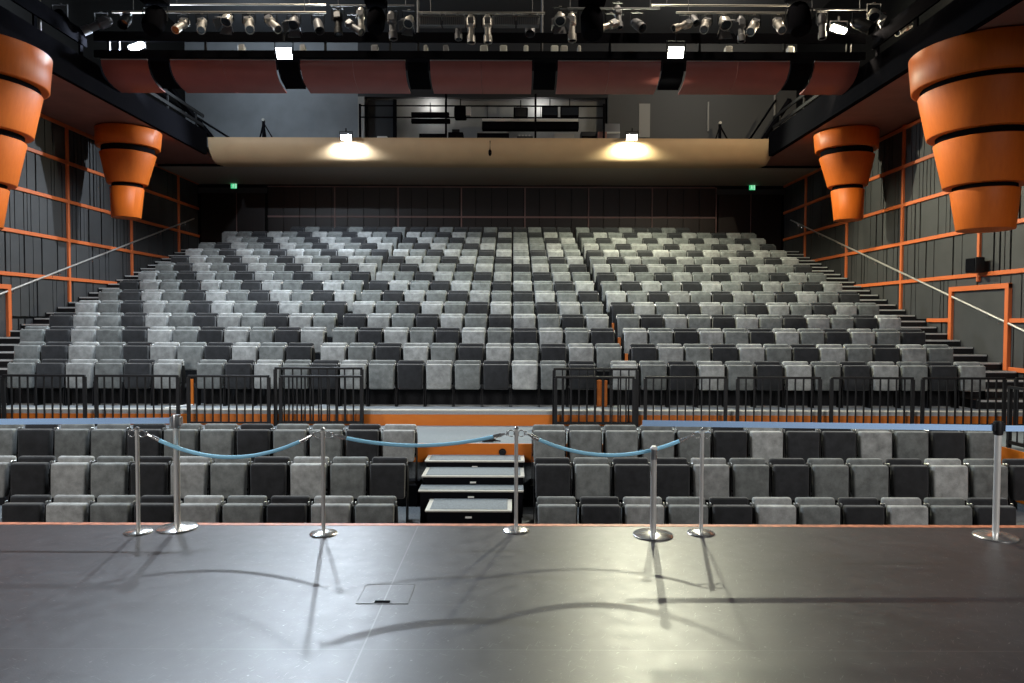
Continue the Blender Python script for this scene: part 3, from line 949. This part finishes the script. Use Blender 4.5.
pipe(806, 866, 9.5, YP, .018, 'fixgrey', 'thin grey lighting pipe at the far right')
for px, lab in ((418, 'silver upright tube left of the bridge centre'), (542, 'silver upright tube right of the bridge centre')):
    q = P(px, 36, yb + .12); q.z = EB(6.70) + .004
    b = MB(); b.cyl((0, 0, 0), (0, 0, 1.6), .026, n=10); b.build('upright_tube', M['fixgrey'], loc=q, label=lab, category='tube', group='upright tubes at the bridge centre')

# spotlights ---------------------------------------------------------
def aim_matrix(d):
    d = Vector(d).normalized()
    return Vector((0, 0, -1)).rotation_difference(d).to_matrix().to_4x4()
def spot_profile(L, r, mat):
    """ellipsoidal spotlight hung from (0,0,0), axis -z before aiming; returns parts"""
    body = MB(); body.lathe([(0, .22), (r * .7, .20), (r * 1.0, .12), (r * 1.0, -.02), (r * .72, -.06), (r * .72, -L * .5), (r * .95, -L * .55), (r * .95, -L), (r * .78, -L), (r * .78, -L + .03), (0, -L + .03)], n=16)
    return body
def spotlight(px, py, kind, mat, d, lab, Y=YP, zp=None, s=1.0, drop=.30):
    if kind == 'mover': Y -= .35
    q = P(px, py, Y)
    top = q.z + drop if zp is None else zp
    t = thing('stage_spotlight', lab, 'spotlight', (q.x, Y, q.z), 'stage spotlights over the bridge')
    A = aim_matrix(d)
    def put(b, name, m, aim=True, par=t):
        if aim:
            for v in b.bm.verts: v.co = A @ v.co
        return b.build(name, M[m], par)
    if kind == 'profile':
        r = .085 * s
        b = MB(); b.lathe([(0, .22 * s), (r * .6, .21 * s), (r * 1.15, .13 * s), (r * 1.15, -.02 * s), (r * .8, -.06 * s), (r * .8, -.2 * s), (r * 1.0, -.22 * s), (r * 1.0, -.36 * s), (r * .85, -.36 * s), (r * .85, -.33 * s)], n=16)
        body = put(b, 'lamp_body', mat)
        b = MB(); b.lathe([(0, -.335 * s), (r * .84, -.34 * s)], n=16); put(b, 'lens', 'glass', par=body)
        b = MB(); b.box((-.06 * s, -.10 * s, .0), (.06 * s, -.085 * s, .12 * s)); put(b, 'shutter_plate', 'fixgrey', par=body)
    elif kind == 'fresnel':
        r = .12 * s
        b = MB(); b.lathe([(0, .2 * s), (r * .55, .19 * s), (r * .7, .1 * s), (r, .05 * s), (r, -.09 * s), (r * .88, -.09 * s), (r * .88, -.06 * s)], n=18); body = put(b, 'lamp_body', mat)
        b = MB(); b.lathe([(0, -.065 * s), (r * .87, -.07 * s)], n=18); put(b, 'lens', 'glass', par=body)
        for k in range(4):
            m = Matrix.Rotation(k * math.pi / 2, 4, 'Z')
            b = MB(); b.poly([m @ Vector((-.10 * s, r, -.09 * s)), m @ Vector((.10 * s, r, -.09 * s)), m @ Vector((.14 * s, r + .07 * s, -.24 * s)), m @ Vector((-.14 * s, r + .07 * s, -.24 * s))], m @ Vector((0, .006, 0))); put(b, 'barn_door', 'fixgrey', par=body)
    elif kind == 'par':
        r = .11 * s
        b = MB(); b.lathe([(0, .18 * s), (r * .5, .17 * s), (r * .95, .06 * s), (r, 0), (r, -.26 * s), (r * .95, -.26 * s), (r * .95, -.1 * s)], n=18); body = put(b, 'lamp_body', mat)
        b = MB(); b.lathe([(0, -.11 * s), (r * .94, -.115 * s)], n=18); put(b, 'lens', 'glass', par=body)
    elif kind == 'mover':
        b = MB(); b.lathe([(0, .2 * s), (.14 * s, .19 * s), (.17 * s, .1 * s), (.17 * s, -.16 * s), (.14 * s, -.24 * s), (.12 * s, -.24 * s)], n=20); body = put(b, 'lamp_body', mat)
        b = MB(); b.lathe([(0, -.225 * s), (.125 * s, -.23 * s)], n=20); put(b, 'lens', 'glass', par=body)
        b = MB(); b.box((-.2 * s, -.12 * s, .27 * s), (.2 * s, .12 * s, .40 * s), bevel=.02); b.build('base', M['matte'], t)
    w = dict(profile=.115, fresnel=.145, par=.135, mover=.20)[kind] * s
    h = max(.10, min(top - q.z - .06, .30 * s))
    b = MB(); b.box((-w - .012, -.018, -.02), (-w, .018, h)); b.box((w, -.018, -.02), (w + .012, .018, h)); b.box((-w - .012, -.018, h), (w + .012, .018, h + .012))
    b.build('yoke', M['black'], t)
    b = MB(); b.box((-.03, -.02, h + .012), (.03, .02, max(h + .016, top - q.z - .028)), bevel=.006, seg=1)
    b.build('hook_clamp', M['silver'] if mat == 'silver' else M['fixgrey'], t)
    return t
down = lambda sx, dy, dz: (sx, -dy, -dz)
S = [  # px, py, kind, finish, direction, size
    (60, 16, 'par', 'matte', (.5, -.5, -.6), 1.2), (101, 24, 'profile', 'fixgrey', (-.75, -.3, -.5), 1.15), (126, 20, 'par', 'black', (.1, -.7, -.7), 1.0), (155, 20, 'mover', 'matte', (0, -.5, -.9), 1.3),
    (183, 24, 'profile', 'silver', (-.1, -.75, -.65), 1.05), (202, 24, 'profile', 'silver', (.25, -.7, -.65), 1.05), (227, 20, 'fresnel', 'silver', (-.12, -.6, -.8), 1.0), (249, 23, 'profile', 'silver', (.3, -.7, -.65), 1.15),
    (271, 22, 'profile', 'silver', (.55, -.5, -.6), 1.1), (294, 23, 'fresnel', 'fixgrey', (0, -.6, -.8), 1.0), (318, 24, 'par', 'fixgrey', (.3, -.5, -.8), .95), (338, 20, 'profile', 'black', (.1, -.3, -.9), 1.1), (352, 26, 'profile', 'fixgrey', (.6, -.4, -.5), 1.0),
    (361, 17, 'profile', 'silver', (.05, -.15, -1), 1.0), (376, 20, 'mover', 'matte', (0, -.4, -.9), 1.15), (392, 22, 'profile', 'fixgrey', (.1, -.1, -1), 1.1), (409, 22, 'fresnel', 'silver', (-.15, -.6, -.8), .95),
    (458, 24.5, 'profile', 'fixgrey', (.05, -.1, -1), .95), (471, 25.5, 'profile', 'silver', (.03, -.1, -1), 1.1), (487.5, 25.5, 'profile', 'silver', (.03, -.1, -1), 1.1), (530, 25, 'par', 'fixgrey', (0, -.4, -.9), 1.0),
    (560, 19, 'fresnel', 'silver', (0, -.6, -.8), 1.0), (571.5, 24, 'profile', 'silver', (.04, -.12, -1), 1.1), (592, 22, 'mover', 'matte', (0, -.3, -.95), 1.4), (611, 25, 'profile', 'silver', (-.8, -.3, -.35), 1.0), (618, 14, 'profile', 'fixgrey', (.1, -.2, -1), .95), (637, 24, 'par', 'fixgrey', (.35, -.6, -.6), 1.0),
    (685, 25, 'profile', 'silver', (-.75, -.35, -.35), .95), (693, 19, 'par', 'fixgrey', (.2, -.6, -.7), .8), (706, 24, 'profile', 'silver', (-.3, -.7, -.6), 1.1), (725, 23, 'fresnel', 'silver', (.08, -.6, -.8), 1.1), (741, 26, 'profile', 'fixgrey', (.02, -.1, -1), 1.0),
    (754, 25.5, 'profile', 'silver', (-.4, -.65, -.6), 1.15), (778, 24, 'profile', 'silver', (-.05, -.75, -.65), 1.1), (799, 18, 'mover', 'matte', (0, -.3, -.95), 1.4), (822, 23, 'profile', 'fixgrey', (0, -.1, -1), 1.0), (860, 24, 'par', 'black', (.5, -.5, -.5), 1.15), (874, 15, 'fresnel', 'silver', (-.2, -.6, -.75), 1.0), (906, 27, 'profile', 'silver', (-.7, -.3, -.5), .9),
]
KN = dict(profile='long barrel', fresnel='barn-door', par='short can', mover='heavy moving-head')
FN = dict(silver='silver', fixgrey='grey', matte='black', black='black')
for i, (px, py, kind, fin, d, s) in enumerate(S):
    zp = zl if px < 326 and px > 112 else (zc if 418 < px < 545 else (zr if 676 < px < 800 else None))
    spotlight(px, py, kind, fin, d, '%s %s spotlight, %s from left above the lighting bridge' % (FN[fin], KN[kind], ORD[i + 1]), zp=zp, s=s, Y=YP + {361: .25, 860: -.5, 637: .2, 618: .3, 392: .04, 409: .05, 693: .3, 560: -.3, 592: -.3}.get(px, 0))
# box lamps at the bridge centre
for i, (px, py) in enumerate(((430.5, 22.5), (454, 22.5), (504, 22.5), (528, 22.5))):
    q = P(px, py, YP - .3)
    t = thing('box_lamp', 'grey slatted box lamp, %s from left under the centre pipe' % ORD[i + 1], 'box lamp', q, 'box lamps at the bridge centre')
    b = MB(); b.box((-.24, -.09, -.09), (.24, .09, .09), bevel=.01, seg=1); b.build('housing', M['fixgrey'], t)
    b = MB(); b.box((-.25, -.12, .085), (.25, .10, .10)); b.build('top_plate', M['silver'], t, smooth=0)
    b = MB()
    for k in range(10): b.box((-.22 + k * .045, -.097, -.08), (-.19 + k * .045, -.089, .08))
    b.build('grille', M['panelgrey'], t, smooth=0)
    for s in (-1, 1):
        b = MB(); b.cyl((s * .2, 0, .09), (s * .2, .26, zc - q.z - .01), .01, n=6); b.build('hanger', M['fixgrey'], t)
# pale bits standing on the bridge deck
for i, (px, w, mat) in enumerate(((426, .09, 'panelgrey'), (446, .12, 'fixgrey'), (484, .18, 'box'), (503.5, .17, 'box'), (526, .11, 'box'), (554.5, .17, 'box'), (564, .16, 'panelgrey'), (579, .08, 'panelgrey'), (242, .15, 'panelgrey'), (303, .12, 'panelgrey'), (375, .16, 'fixgrey'), (728, .16, 'panelgrey'), (790, .14, 'box'))):
    q = P(px, 49, yb + .55)
    b = MB(); b.box((-w / 2, -.08, 0), (w / 2, .08, .36), bevel=.015, seg=1); b.box((-w / 2 + .02, -.03, .36), (w / 2 - .02, .03, .385))
    b.build('deck_box', M[mat], loc=(q.x, yb + .55, EB(6.705)), label='pale upright box on the bridge deck, %s from left' % ORD[sorted(range(13), key=lambda j: (426, 446, 484, 503.5, 526, 554.5, 564, 579, 242, 303, 375, 728, 790)[j]).index(i) + 1], category='box', group='boxes on the bridge deck')

# side galleries: rail boards, posts and sheets behind the opening
for nm, xi, s, xw in (('left', BL, 1, WL), ('right', BR, -1, WR)):
    t = thing('side_gallery_rail', 'black gallery railing with board along the %s side of the hall' % nm, 'railing', (xi, 12.0, EB(6.45)), 'side gallery railings')
    o = t.location
    part_box((min(xi, xi + s * .05), 7.2, EB(6.78)), (max(xi, xi + s * .05), 15.9, EB(7.15)), 'rail_board', 'matte', t)
    for i in range(6):
        y = 8.2 + 1.5 * i
        part_box((xi - .02 if s > 0 else xi - .02, y, EB(6.45)), (xi + .02, y + .10, EB(6.79)), 'post', 'matte', t)
    part_box((min(xi, xi + s * .04), 17.2, EB(6.95)), (max(xi, xi + s * .04), 21.9, EB(7.05)), 'top_rail', 'black', t)
    part_box((min(xi, xi + s * .04), 17.2, EB(6.62)), (max(xi, xi + s * .04), 21.9, EB(6.72)), 'mid_rail', 'black', t)
    for i in range(3):
        part_box((xi - .02, 17.9 + 1.75 * i, EB(6.45)), (xi + .02, 17.95 + 1.75 * i, EB(7.05)), 'post', 'black', t)
    xo = xw + s * .06
    b = MB()
    for i in range(8):
        b.box((min(xo, xo + s * .03), 9.2 + 2.1 * i, E(5.3)), (max(xo, xo + s * .03), 11.1 + 2.1 * i, EB(7.6)))
    b.build('wall_sheets_' + nm, M['panelgrey'], smooth=0, kind='structure')
q = P(49.5, 36, 16.0)
b = MB(); b.cyl((0, 0, 0), (0, 0, 1.4), .035, n=10); b.build('upright_tube', M['silver'], loc=(BL - .07, 14.5, SOFF + .12), label='pale upright tube behind the left gallery railing', category='tube')

# ------------------------------------------------------------------ gallery above the balcony front
YG = 25.6
def gx(px): return P(px, 115, YG).x
b = MB()
b.box((WL, YG, E(5.5)), (gx(358), YG + .2, 12.2)); b.build('wall_gallery_left', M['greywall'], smooth=0, kind='structure')
b = MB(); b.box((gx(608), YG, E(5.5)), (WR, YG + .2, 12.2)); b.build('wall_gallery_right', plain('dark_gallery_wall', (.085, .085, .085), .8), smooth=0, kind='structure')
b = MB(); b.box((gx(358), YG, E(8.02)), (gx(608), YG + .2, 12.2)); b.build('wall_gallery_header', M['dark'], smooth=0, kind='structure')
b = MB(); b.box((gx(358), YG + .75, E(5.5)), (gx(608), YG + .85, E(8.3))); b.build('wall_control_room', M['roomwall'], smooth=0, kind='structure')
b = MB(); b.box((gx(366), YG + .3, E(5.5)), (gx(392), YG + .74, E(8.0))); b.build('wall_control_room_dark', M['dark'], smooth=0, kind='structure')
trim_bar((gx(358), YG - .03, E(5.5)), (gx(364.5), YG - .001, E(8.02)), 'panelgrey', 0)
trim_bar((gx(639), YG - .02, E(6.6)), (gx(650), YG - .001, E(7.8)), 'panelgrey', 0)
trim_bar((gx(392), YG + .2, E(5.5)), (gx(395.5), YG + .3, E(8.0)), 'matte', 0)
# gallery railing
t = thing('gallery_railing', 'thin dark railing in front of the control room opening', 'railing', (gx(480), 24.3, E(5.5)))
for py, n in ((105.6, 'top_rail'), (117.2, 'mid_rail')):
    a, c = P(360, py, 24.3), P(604, py, 24.3)
    part_box((a.x, 24.28, a.z - .02), (c.x, 24.32, a.z + .02), n, 'matte', t)
for px in (360, 446, 535.5, 604):
    x = P(px, 110, 24.3).x
    part_box((x - .035, 24.27, E(5.5)), (x + .035, 24.33, P(px, 94 if px in (446, 535.5) else 104, 24.3).z), 'post', 'matte', t)
def gal(name, lab, cat, px0, px1, py0, py1, Y, d, mat, bev=.02):
    a, c = P(px0, py1, Y), P(px1, py0, Y)
    t = thing(name, lab, cat, ((a.x + c.x) / 2, Y, a.z))
    w, h = (c.x - a.x) / 2, c.z - a.z
    b = MB(); b.box((-w, 0, 0), (w, d, h), bevel=bev, seg=2); b.build('casing', M[mat], t)
    return t, w, h
def pt(t, lo, hi, name, mat):
    b = MB(); b.box(lo, hi); return b.build(name, M[mat], t, smooth=0)
t, w, h = gal('strip_light', 'long pale-topped black strip fixture across the control room opening', 'fixture', 482, 579, 121.5, 129, 25.0, .35, 'matte')
pt(t, (-w, -.01, h), (w * .98, .30, h + .09), 'top_cover', 'white'); pt(t, (-w * .9, .1, h + .09), (-w * .89, .12, h + .6), 'hanger', 'rail'); pt(t, (w * .20, .1, h + .09), (w * .21, .12, h + .6), 'hanger', 'rail')
for i, (x0, x1, y0, y1) in enumerate(((411, 449, 112, 116), (411, 450, 118.5, 122.5))):
    t, w, h = gal('bar_fixture', ('upper' if i == 0 else 'lower') + ' black bar fixture at the left of the control room', 'fixture', x0, x1, y0, y1, 24.85 + .4 * i, .2, 'matte')
    pt(t, (-.02, .08, h), (.02, .12, h + .35), 'hanger', 'fixgrey')
t, w, h = gal('followspot', 'black followspot with white front hanging in the control room', 'spotlight', 454, 466, 106, 117, 25.0, .5, 'matte', .05)
pt(t, (w, -.04, .05), (w + .16, .3, h - .02), 'front_plate', 'white'); pt(t, (-.02, .2, h), (.02, .24, h + .3), 'hanger', 'rail')
t, w, h = gal('hanging_speaker', 'black speaker box hanging at the centre of the control room opening', 'speaker', 513.5, 528, 107, 117.5, 25.1, .4, 'matte', .02)
pt(t, (-w * .8, -.012, h * .1), (w * .8, 0, h * .85), 'grille', 'dark'); pt(t, (-.02, .2, h), (.02, .24, h + .3), 'hanger', 'rail')
t, w, h = gal('monitor', 'left black monitor hanging at the right of the control room', 'monitor', 542, 558, 106.5, 116, 25.1, .15, 'matte', .01)
pt(t, (-w * .9, -.01, h * .1), (w * .9, 0, h * .9), 'screen', 'glass'); pt(t, (-.02, .06, h), (.02, .1, h + .3), 'hanger', 'rail')
t, w, h = gal('monitor', 'right black monitor hanging at the right of the control room', 'monitor', 560.5, 579, 106.5, 116, 25.1, .15, 'matte', .01)
pt(t, (-w * .9, -.01, h * .1), (w * .9, 0, h * .9), 'screen', 'glass'); pt(t, (-.02, .06, h), (.02, .1, h + .3), 'hanger', 'rail')
def gal2(name, lab, cat, px0, px1, py0, Y, d, mat, bev=.02):
    a, c = P(px0, py0, Y), P(px1, py0, Y)
    t = thing(name, lab, cat, ((a.x + c.x) / 2, Y, E(5.5)))
    w, h = (c.x - a.x) / 2, c.z - E(5.5)
    b = MB(); b.box((-w, 0, 0), (w, d, h), bevel=bev, seg=2); b.build('casing', M[mat], t)
    return t, w, h
t, w, h = gal2('lighting_desk', 'black control desk with pale top edge at the gallery centre', 'desk', 477, 509, 133, 24.5, .5, 'matte')
pt(t, (-w, -.02, h), (w, .4, h + .04), 'top_edge', 'panelgrey'); pt(t, (-.12, -.015, h * .55), (.12, 0, h * .62), 'marking_strip', 'fixgrey')
t, w, h = gal2('amplifier', 'black amplifier box left of the gallery control desk', 'equipment', 448, 463, 132, 24.6, .4, 'matte')
pt(t, (-w * .5, .1, h), (w * .5, .25, h + .12), 'lid_handle', 'rail')
t, w, h = gal2('equipment_case', 'low black case at the left of the control room opening', 'case', 419, 445, 133.5, 24.6, .4, 'matte')
pt(t, (-w * .9, -.01, h * .45), (w * .9, 0, h * .5), 'seam_strip', 'fixgrey')
t, w, h = gal2('small_box', 'small pale box on the gallery edge at the left', 'box', 377, 387, 136, 24.45, .25, 'box')
pt(t, (-w * .6, -.01, h * .3), (-w * .1, 0, h * .8), 'socket', 'dark'); pt(t, (w * .1, -.01, h * .3), (w * .6, 0, h * .8), 'socket', 'dark')
t, w, h = gal2('wooden_case', 'red-brown case on the gallery edge beside the right lamp', 'case', 598, 607, 131.5, 24.45, .4, 'redbrown')
pt(t, (-w * .5, -.01, h * .4), (w * .5, 0, h * .6), 'handle', 'rail')
t, w, h = gal2('grey_cabinet', 'low dark cabinet between the desk and the red-brown case', 'cabinet', 581, 597, 131.5, 24.6, .4, 'dark')
pt(t, (-w * .9, -.012, h * .1), (w * .9, 0, h * .85), 'door', 'matte')
t, w, h = gal2('pale_rack', 'pale open rack standing behind the red-brown case', 'rack', 604, 620, 123.5, 25.0, .4, 'fixgrey')
for f in (.55, .75): pt(t, (-w, -.03, h * f), (w, 0, h * f + .06), 'shelf', 'box')
t, w, h = gal2('mixing_console', 'small console with pale knobs right of the gallery desk', 'console', 517, 533, 136, 24.55, .35, 'dark')
for i in range(4): pt(t, (-w * .8 + i * w * .42, .05, h), (-w * .8 + i * w * .42 + .06, .12, h + .06), 'knob', 'box')
t, w, h = gal2('grey_chest', 'low grey chest behind the railing right of the console', 'chest', 554, 574, 133.5, 24.7, .35, 'panelgrey')
pt(t, (-w * .95, -.012, h * .62), (w * .95, 0, h * .68), 'lid_seam', 'dark')
# small mic like unit hanging below the desk
q = P(490, 156, 21.86); q2 = P(490, 141.5, 21.86)
t = thing('hanging_microphone', 'small black microphone hanging in front of the beige balcony front', 'microphone', (q.x, 21.86, q.z))
b = MB(); b.lathe([(0, 0), (.03, .01), (.05, .06), (.05, .16), (.02, .2), (0, .2)], n=12); b.build('capsule', M['matte'], t)
b = MB(); b.tube([(0, 0, .2), (0, 0, q2.z - q.z + .02), (0, .12, q2.z - q.z + .04)], .014, n=6); b.build('arm', M['matte'], t)
# tripod frames standing on the gallery floor
for px, lab in ((263.5, 'black tripod frame on the gallery at the left'), (720, 'black tripod frame on the gallery at the right')):
    q = P(px, 120 if px < 500 else 123, 24.6)
    t = thing('tripod_frame', lab, 'tripod', (q.x, 24.6, E(5.5)), 'tripod frames on the gallery')
    h = q.z - E(5.5)
    b = MB(); b.cyl((0, 0, .02), (0, 0, h), .05, n=10); b.build('mast', M['matte'], t)
    for dx, dy in ((-.36, .1), (.75, .1), (.05, .45)):
        b = MB(); b.bar((dx, dy, .01), (0, 0, h * .93), .04, .04); b.build('leg', M['matte'], t)
    b = MB(); b.cyl((0, -.06, h), (0, .06, h), .05, n=12); b.build('head', M['silver'], t)
# sloping ladder rails at both ends of the gallery
for (a0, a1, c0, c1, lab) in (((150, 88), (236, 142), (170, 88), (215, 142), 'sloping black ladder rails at the left gallery end'), ((776, 100), (748, 142), (790, 100), (762, 142), 'sloping black ladder rails at the right gallery end')):
    q = P(a1[0], a1[1], 24.0)
    t = thing('gallery_ladder', lab, 'ladder', (q.x, 24.0, E(5.5)), 'gallery ladders')
    o = t.location
    Ya = 21.0 if a0[0] < 500 else 22.5
    for k, (m, n_) in enumerate(((a0, a1), (c0, c1))):
        A_, B_ = P(m[0], m[1], Ya), P(n_[0], n_[1], 24.0)
        b = MB(); b.bar(A_ - o, B_ - o, .05 if k == 0 else .12, .05 if k == 0 else .14); b.build('rail', M['matte'], t, smooth=0)
for px, y0, y1, lab in ((708, 102, 131, 'thin pale vertical tube on the dark gallery wall'), (774.5, 94, 116, 'thin pale vertical tube at the right gallery end')):
    a, c = P(px, y1, YG - .06), P(px, y0, YG - .06)
    b = MB(); b.cyl((0, 0, 0), (0, 0, c.z - a.z), .035, n=8); b.build('wall_tube', M['panelgrey'], loc=a, label=lab, category='tube')

# ------------------------------------------------------------------ lit floodlights
def flood(px, py, Y, w, h, d, lens, lab, top=None, watts=0, col=(1, 1, 1), rad=.06, off=.16, ptr=None, spill=0):
    q = P(px, py, Y)
    t = thing('floodlight', lab, 'floodlight', q, 'lit floodlights')
    A = aim_matrix(d)
    def put(b, name, m):
        for v in b.bm.verts: v.co = A @ v.co
        return b.build(name, M[m], t)
    b = MB()
    b.poly([(-w * .7, -h * .7, .16), (w * .7, -h * .7, .16), (w * .7, h * .7, .16), (-w * .7, h * .7, .16)], (0, 0, .04))
    for sx in (-1, 1):
        b.poly([(sx * w, -h, 0), (sx * w, h, 0), (sx * w * .7, h * .7, .18), (sx * w * .7, -h * .7, .18)], (sx * .012, 0, 0))
        b.poly([(-w, sx * h, 0), (w, sx * h, 0), (w * .7, sx * h * .7, .18), (-w * .7, sx * h * .7, .18)], (0, sx * .012, 0))
    put(b, 'housing', 'fixgrey')
    b = MB(); b.box((-w * .95, -h * .95, .012), (w * .95, h * .95, .02)); put(b, 'lens', lens)
    tp = .32 if top is None else top
    b = MB(); b.box((-w - .04, -.015, -.03), (-w - .025, .015, tp * .6)); b.box((w + .025, -.015, -.03), (w + .04, .015, tp * .6)); b.box((-w - .04, -.015, tp * .6), (w + .04, .015, tp * .6 + .015)); b.box((-.02, -.015, tp * .6), (.02, .015, tp)); b.build('hanging_yoke', M['black'], t)
    if watts:
        ld = bpy.data.lights.new('flood_lamp', 'SPOT' if ptr else 'POINT'); ld.energy = watts; ld.color = col; ld.shadow_soft_size = rad
        if ptr: ld.spot_size = math.radians(ptr); ld.spot_blend = .25
        lo = bpy.data.objects.new('flood_lamp', ld); COL.objects.link(lo)
        lo.location = Vector(q) + Vector(d).normalized() * off
        if spill:
            lo.rotation_euler = Vector((0, -.9, -.35)).to_track_quat('-Z', 'Y').to_euler()
            sd = bpy.data.lights.new('flood_spill', 'SPOT'); sd.energy = spill; sd.color = col; sd.shadow_soft_size = .08; sd.spot_size = math.radians(140); sd.spot_blend = 1.0
            so = bpy.data.objects.new('flood_spill', sd); COL.objects.link(so); so.location = lo.location + Vector((0, 0, -.04))
            so.rotation_euler = Vector((0, .62, -.75)).to_track_quat('-Z', 'Y').to_euler()
    return t
COOL, WARM = (.77, .88, 1.0), (1.0, 1.0, .75)
flood(284, 53.5, 15.7, .17, .12, (0, -.8, -.55), 'coollens', 'glaring cool white floodlight below the bridge, left of centre', .42, 2150, COOL, ptr=152)
flood(676, 52.5, 15.7, .17, .12, (0, -.8, -.55), 'warmlens', 'glaring warm white floodlight below the bridge, right of centre', .42, 2150, WARM, ptr=152)
flood(346, 137.5, 21.6, .16, .09, (0, -.8, -.6), 'coollens', 'cool white floodlight on the balcony front, left of centre', .28, 1800, COOL, off=.14, ptr=168, spill=1000)
flood(632, 137.5, 21.6, .16, .09, (0, -.8, -.6), 'warmlens', 'warm white floodlight on the balcony front, right of centre', .28, 1800, WARM, off=.14, ptr=168, spill=1000)
flood(137, 46.5, 16.5, .17, .07, (.35, -.55, -.6), 'coollens', 'tilted white floodlight at the left end of the bridge', .3, 700, COOL)
flood(838.5, 29.5, 16.5, .17, .07, (-.35, -.55, -.6), 'amberlens', 'tilted warm floodlight at the right end of the bridge', .3, 600, (1, .85, .6))

# stage working lights behind the camera, thrown at the house under an added black border
def spot(loc, to, watts, size, blend, col=(1, 1, 1), rad=.4):
    ld = bpy.data.lights.new('stage_wash', 'SPOT'); ld.energy = watts; ld.color = col; ld.spot_size = math.radians(size); ld.spot_blend = blend; ld.shadow_soft_size = rad
    o = bpy.data.objects.new('stage_wash', ld); COL.objects.link(o); o.location = loc
    o.rotation_euler = (Vector(to) - Vector(loc)).to_track_quat('-Z', 'Y').to_euler()
spot((-9.0, -2.5, 6.6), (-4.4, 16, 1.2), 5900, 66, 1.0, (1, .96, .93), 3.0)
spot((7.4, -2.5, 6.6), (3.0, 16, 1.2), 5900, 66, 1.0, (1, .96, .93), 3.0)
# lamp on the forward lighting bar over the pit, and two work lights in the grid over the bridge
spot((-5.6, 10.6, 7.65), (-4.2, 9.0, 0), 2400, 150, .3, COOL, .07)
spot((-5.0, 15.2, 11.9), (-4.6, 15.5, 7.5), 1000, 110, .6, (1, .88, .70), .15)
spot((3.6, 15.2, 11.9), (3.4, 15.5, 7.5), 1000, 110, .6, (1, .88, .70), .15)
# unseen lamps added to brighten the control room and the gallery
def fill_point(loc, watts, col, rad):
    ld = bpy.data.lights.new('gallery_fill', 'POINT'); ld.energy = watts; ld.color = col; ld.shadow_soft_size = rad
    o = bpy.data.objects.new('gallery_fill', ld); COL.objects.link(o); o.location = loc
fill_point((gx(430), YG + .45, E(7.85)), 22, (1, .97, .93), .3)
fill_point((gx(540), YG + .45, E(7.85)), 22, (1, .97, .93), .3)
fill_point((gx(280), 22.6, E(8.6)), 220, (.75, .88, 1), .3)
fill_point((gx(690), 22.6, E(8.6)), 120, (1, .98, .9), .3)
b = MB(); b.box((-13, 3.0, 5.75), (13, 3.08, 12.2)); b.build('wall_light_cutoff', M['matte'], smooth=0, kind='structure')  # unseen black border added to cut the stage wash off the upper walls

w = bpy.data.worlds.new('World'); SC.world = w; w.use_nodes = True
w.node_tree.nodes['Background'].inputs[0].default_value = (.75, .85, 1.0, 1)
w.node_tree.nodes['Background'].inputs[1].default_value = 0.04

# ------------------------------------------------------------------ camera
cd = bpy.data.cameras.new('camera'); cam = bpy.data.objects.new('camera', cd); COL.objects.link(cam)
cd.sensor_width = 36.0; cd.lens = 36.0 * F / 1024
cd.clip_start = .05; cd.clip_end = 200
cam.matrix_world = Matrix.Translation((0, 0, EYE)) @ Matrix.Rotation(math.pi / 2 - PITCH, 4, 'X') @ Matrix.Rotation(ROLL, 4, 'Z')
SC.camera = cam
SC.view_settings.view_transform = 'Standard'
SC.view_settings.look = 'None'
SC.view_settings.gamma = 1
SC.view_settings.exposure = 0
SC.view_settings.use_curve_mapping = False
SC.cycles.use_denoising = True
SC.cycles.sample_clamp_indirect = 8
SC.cycles.max_bounces = 6
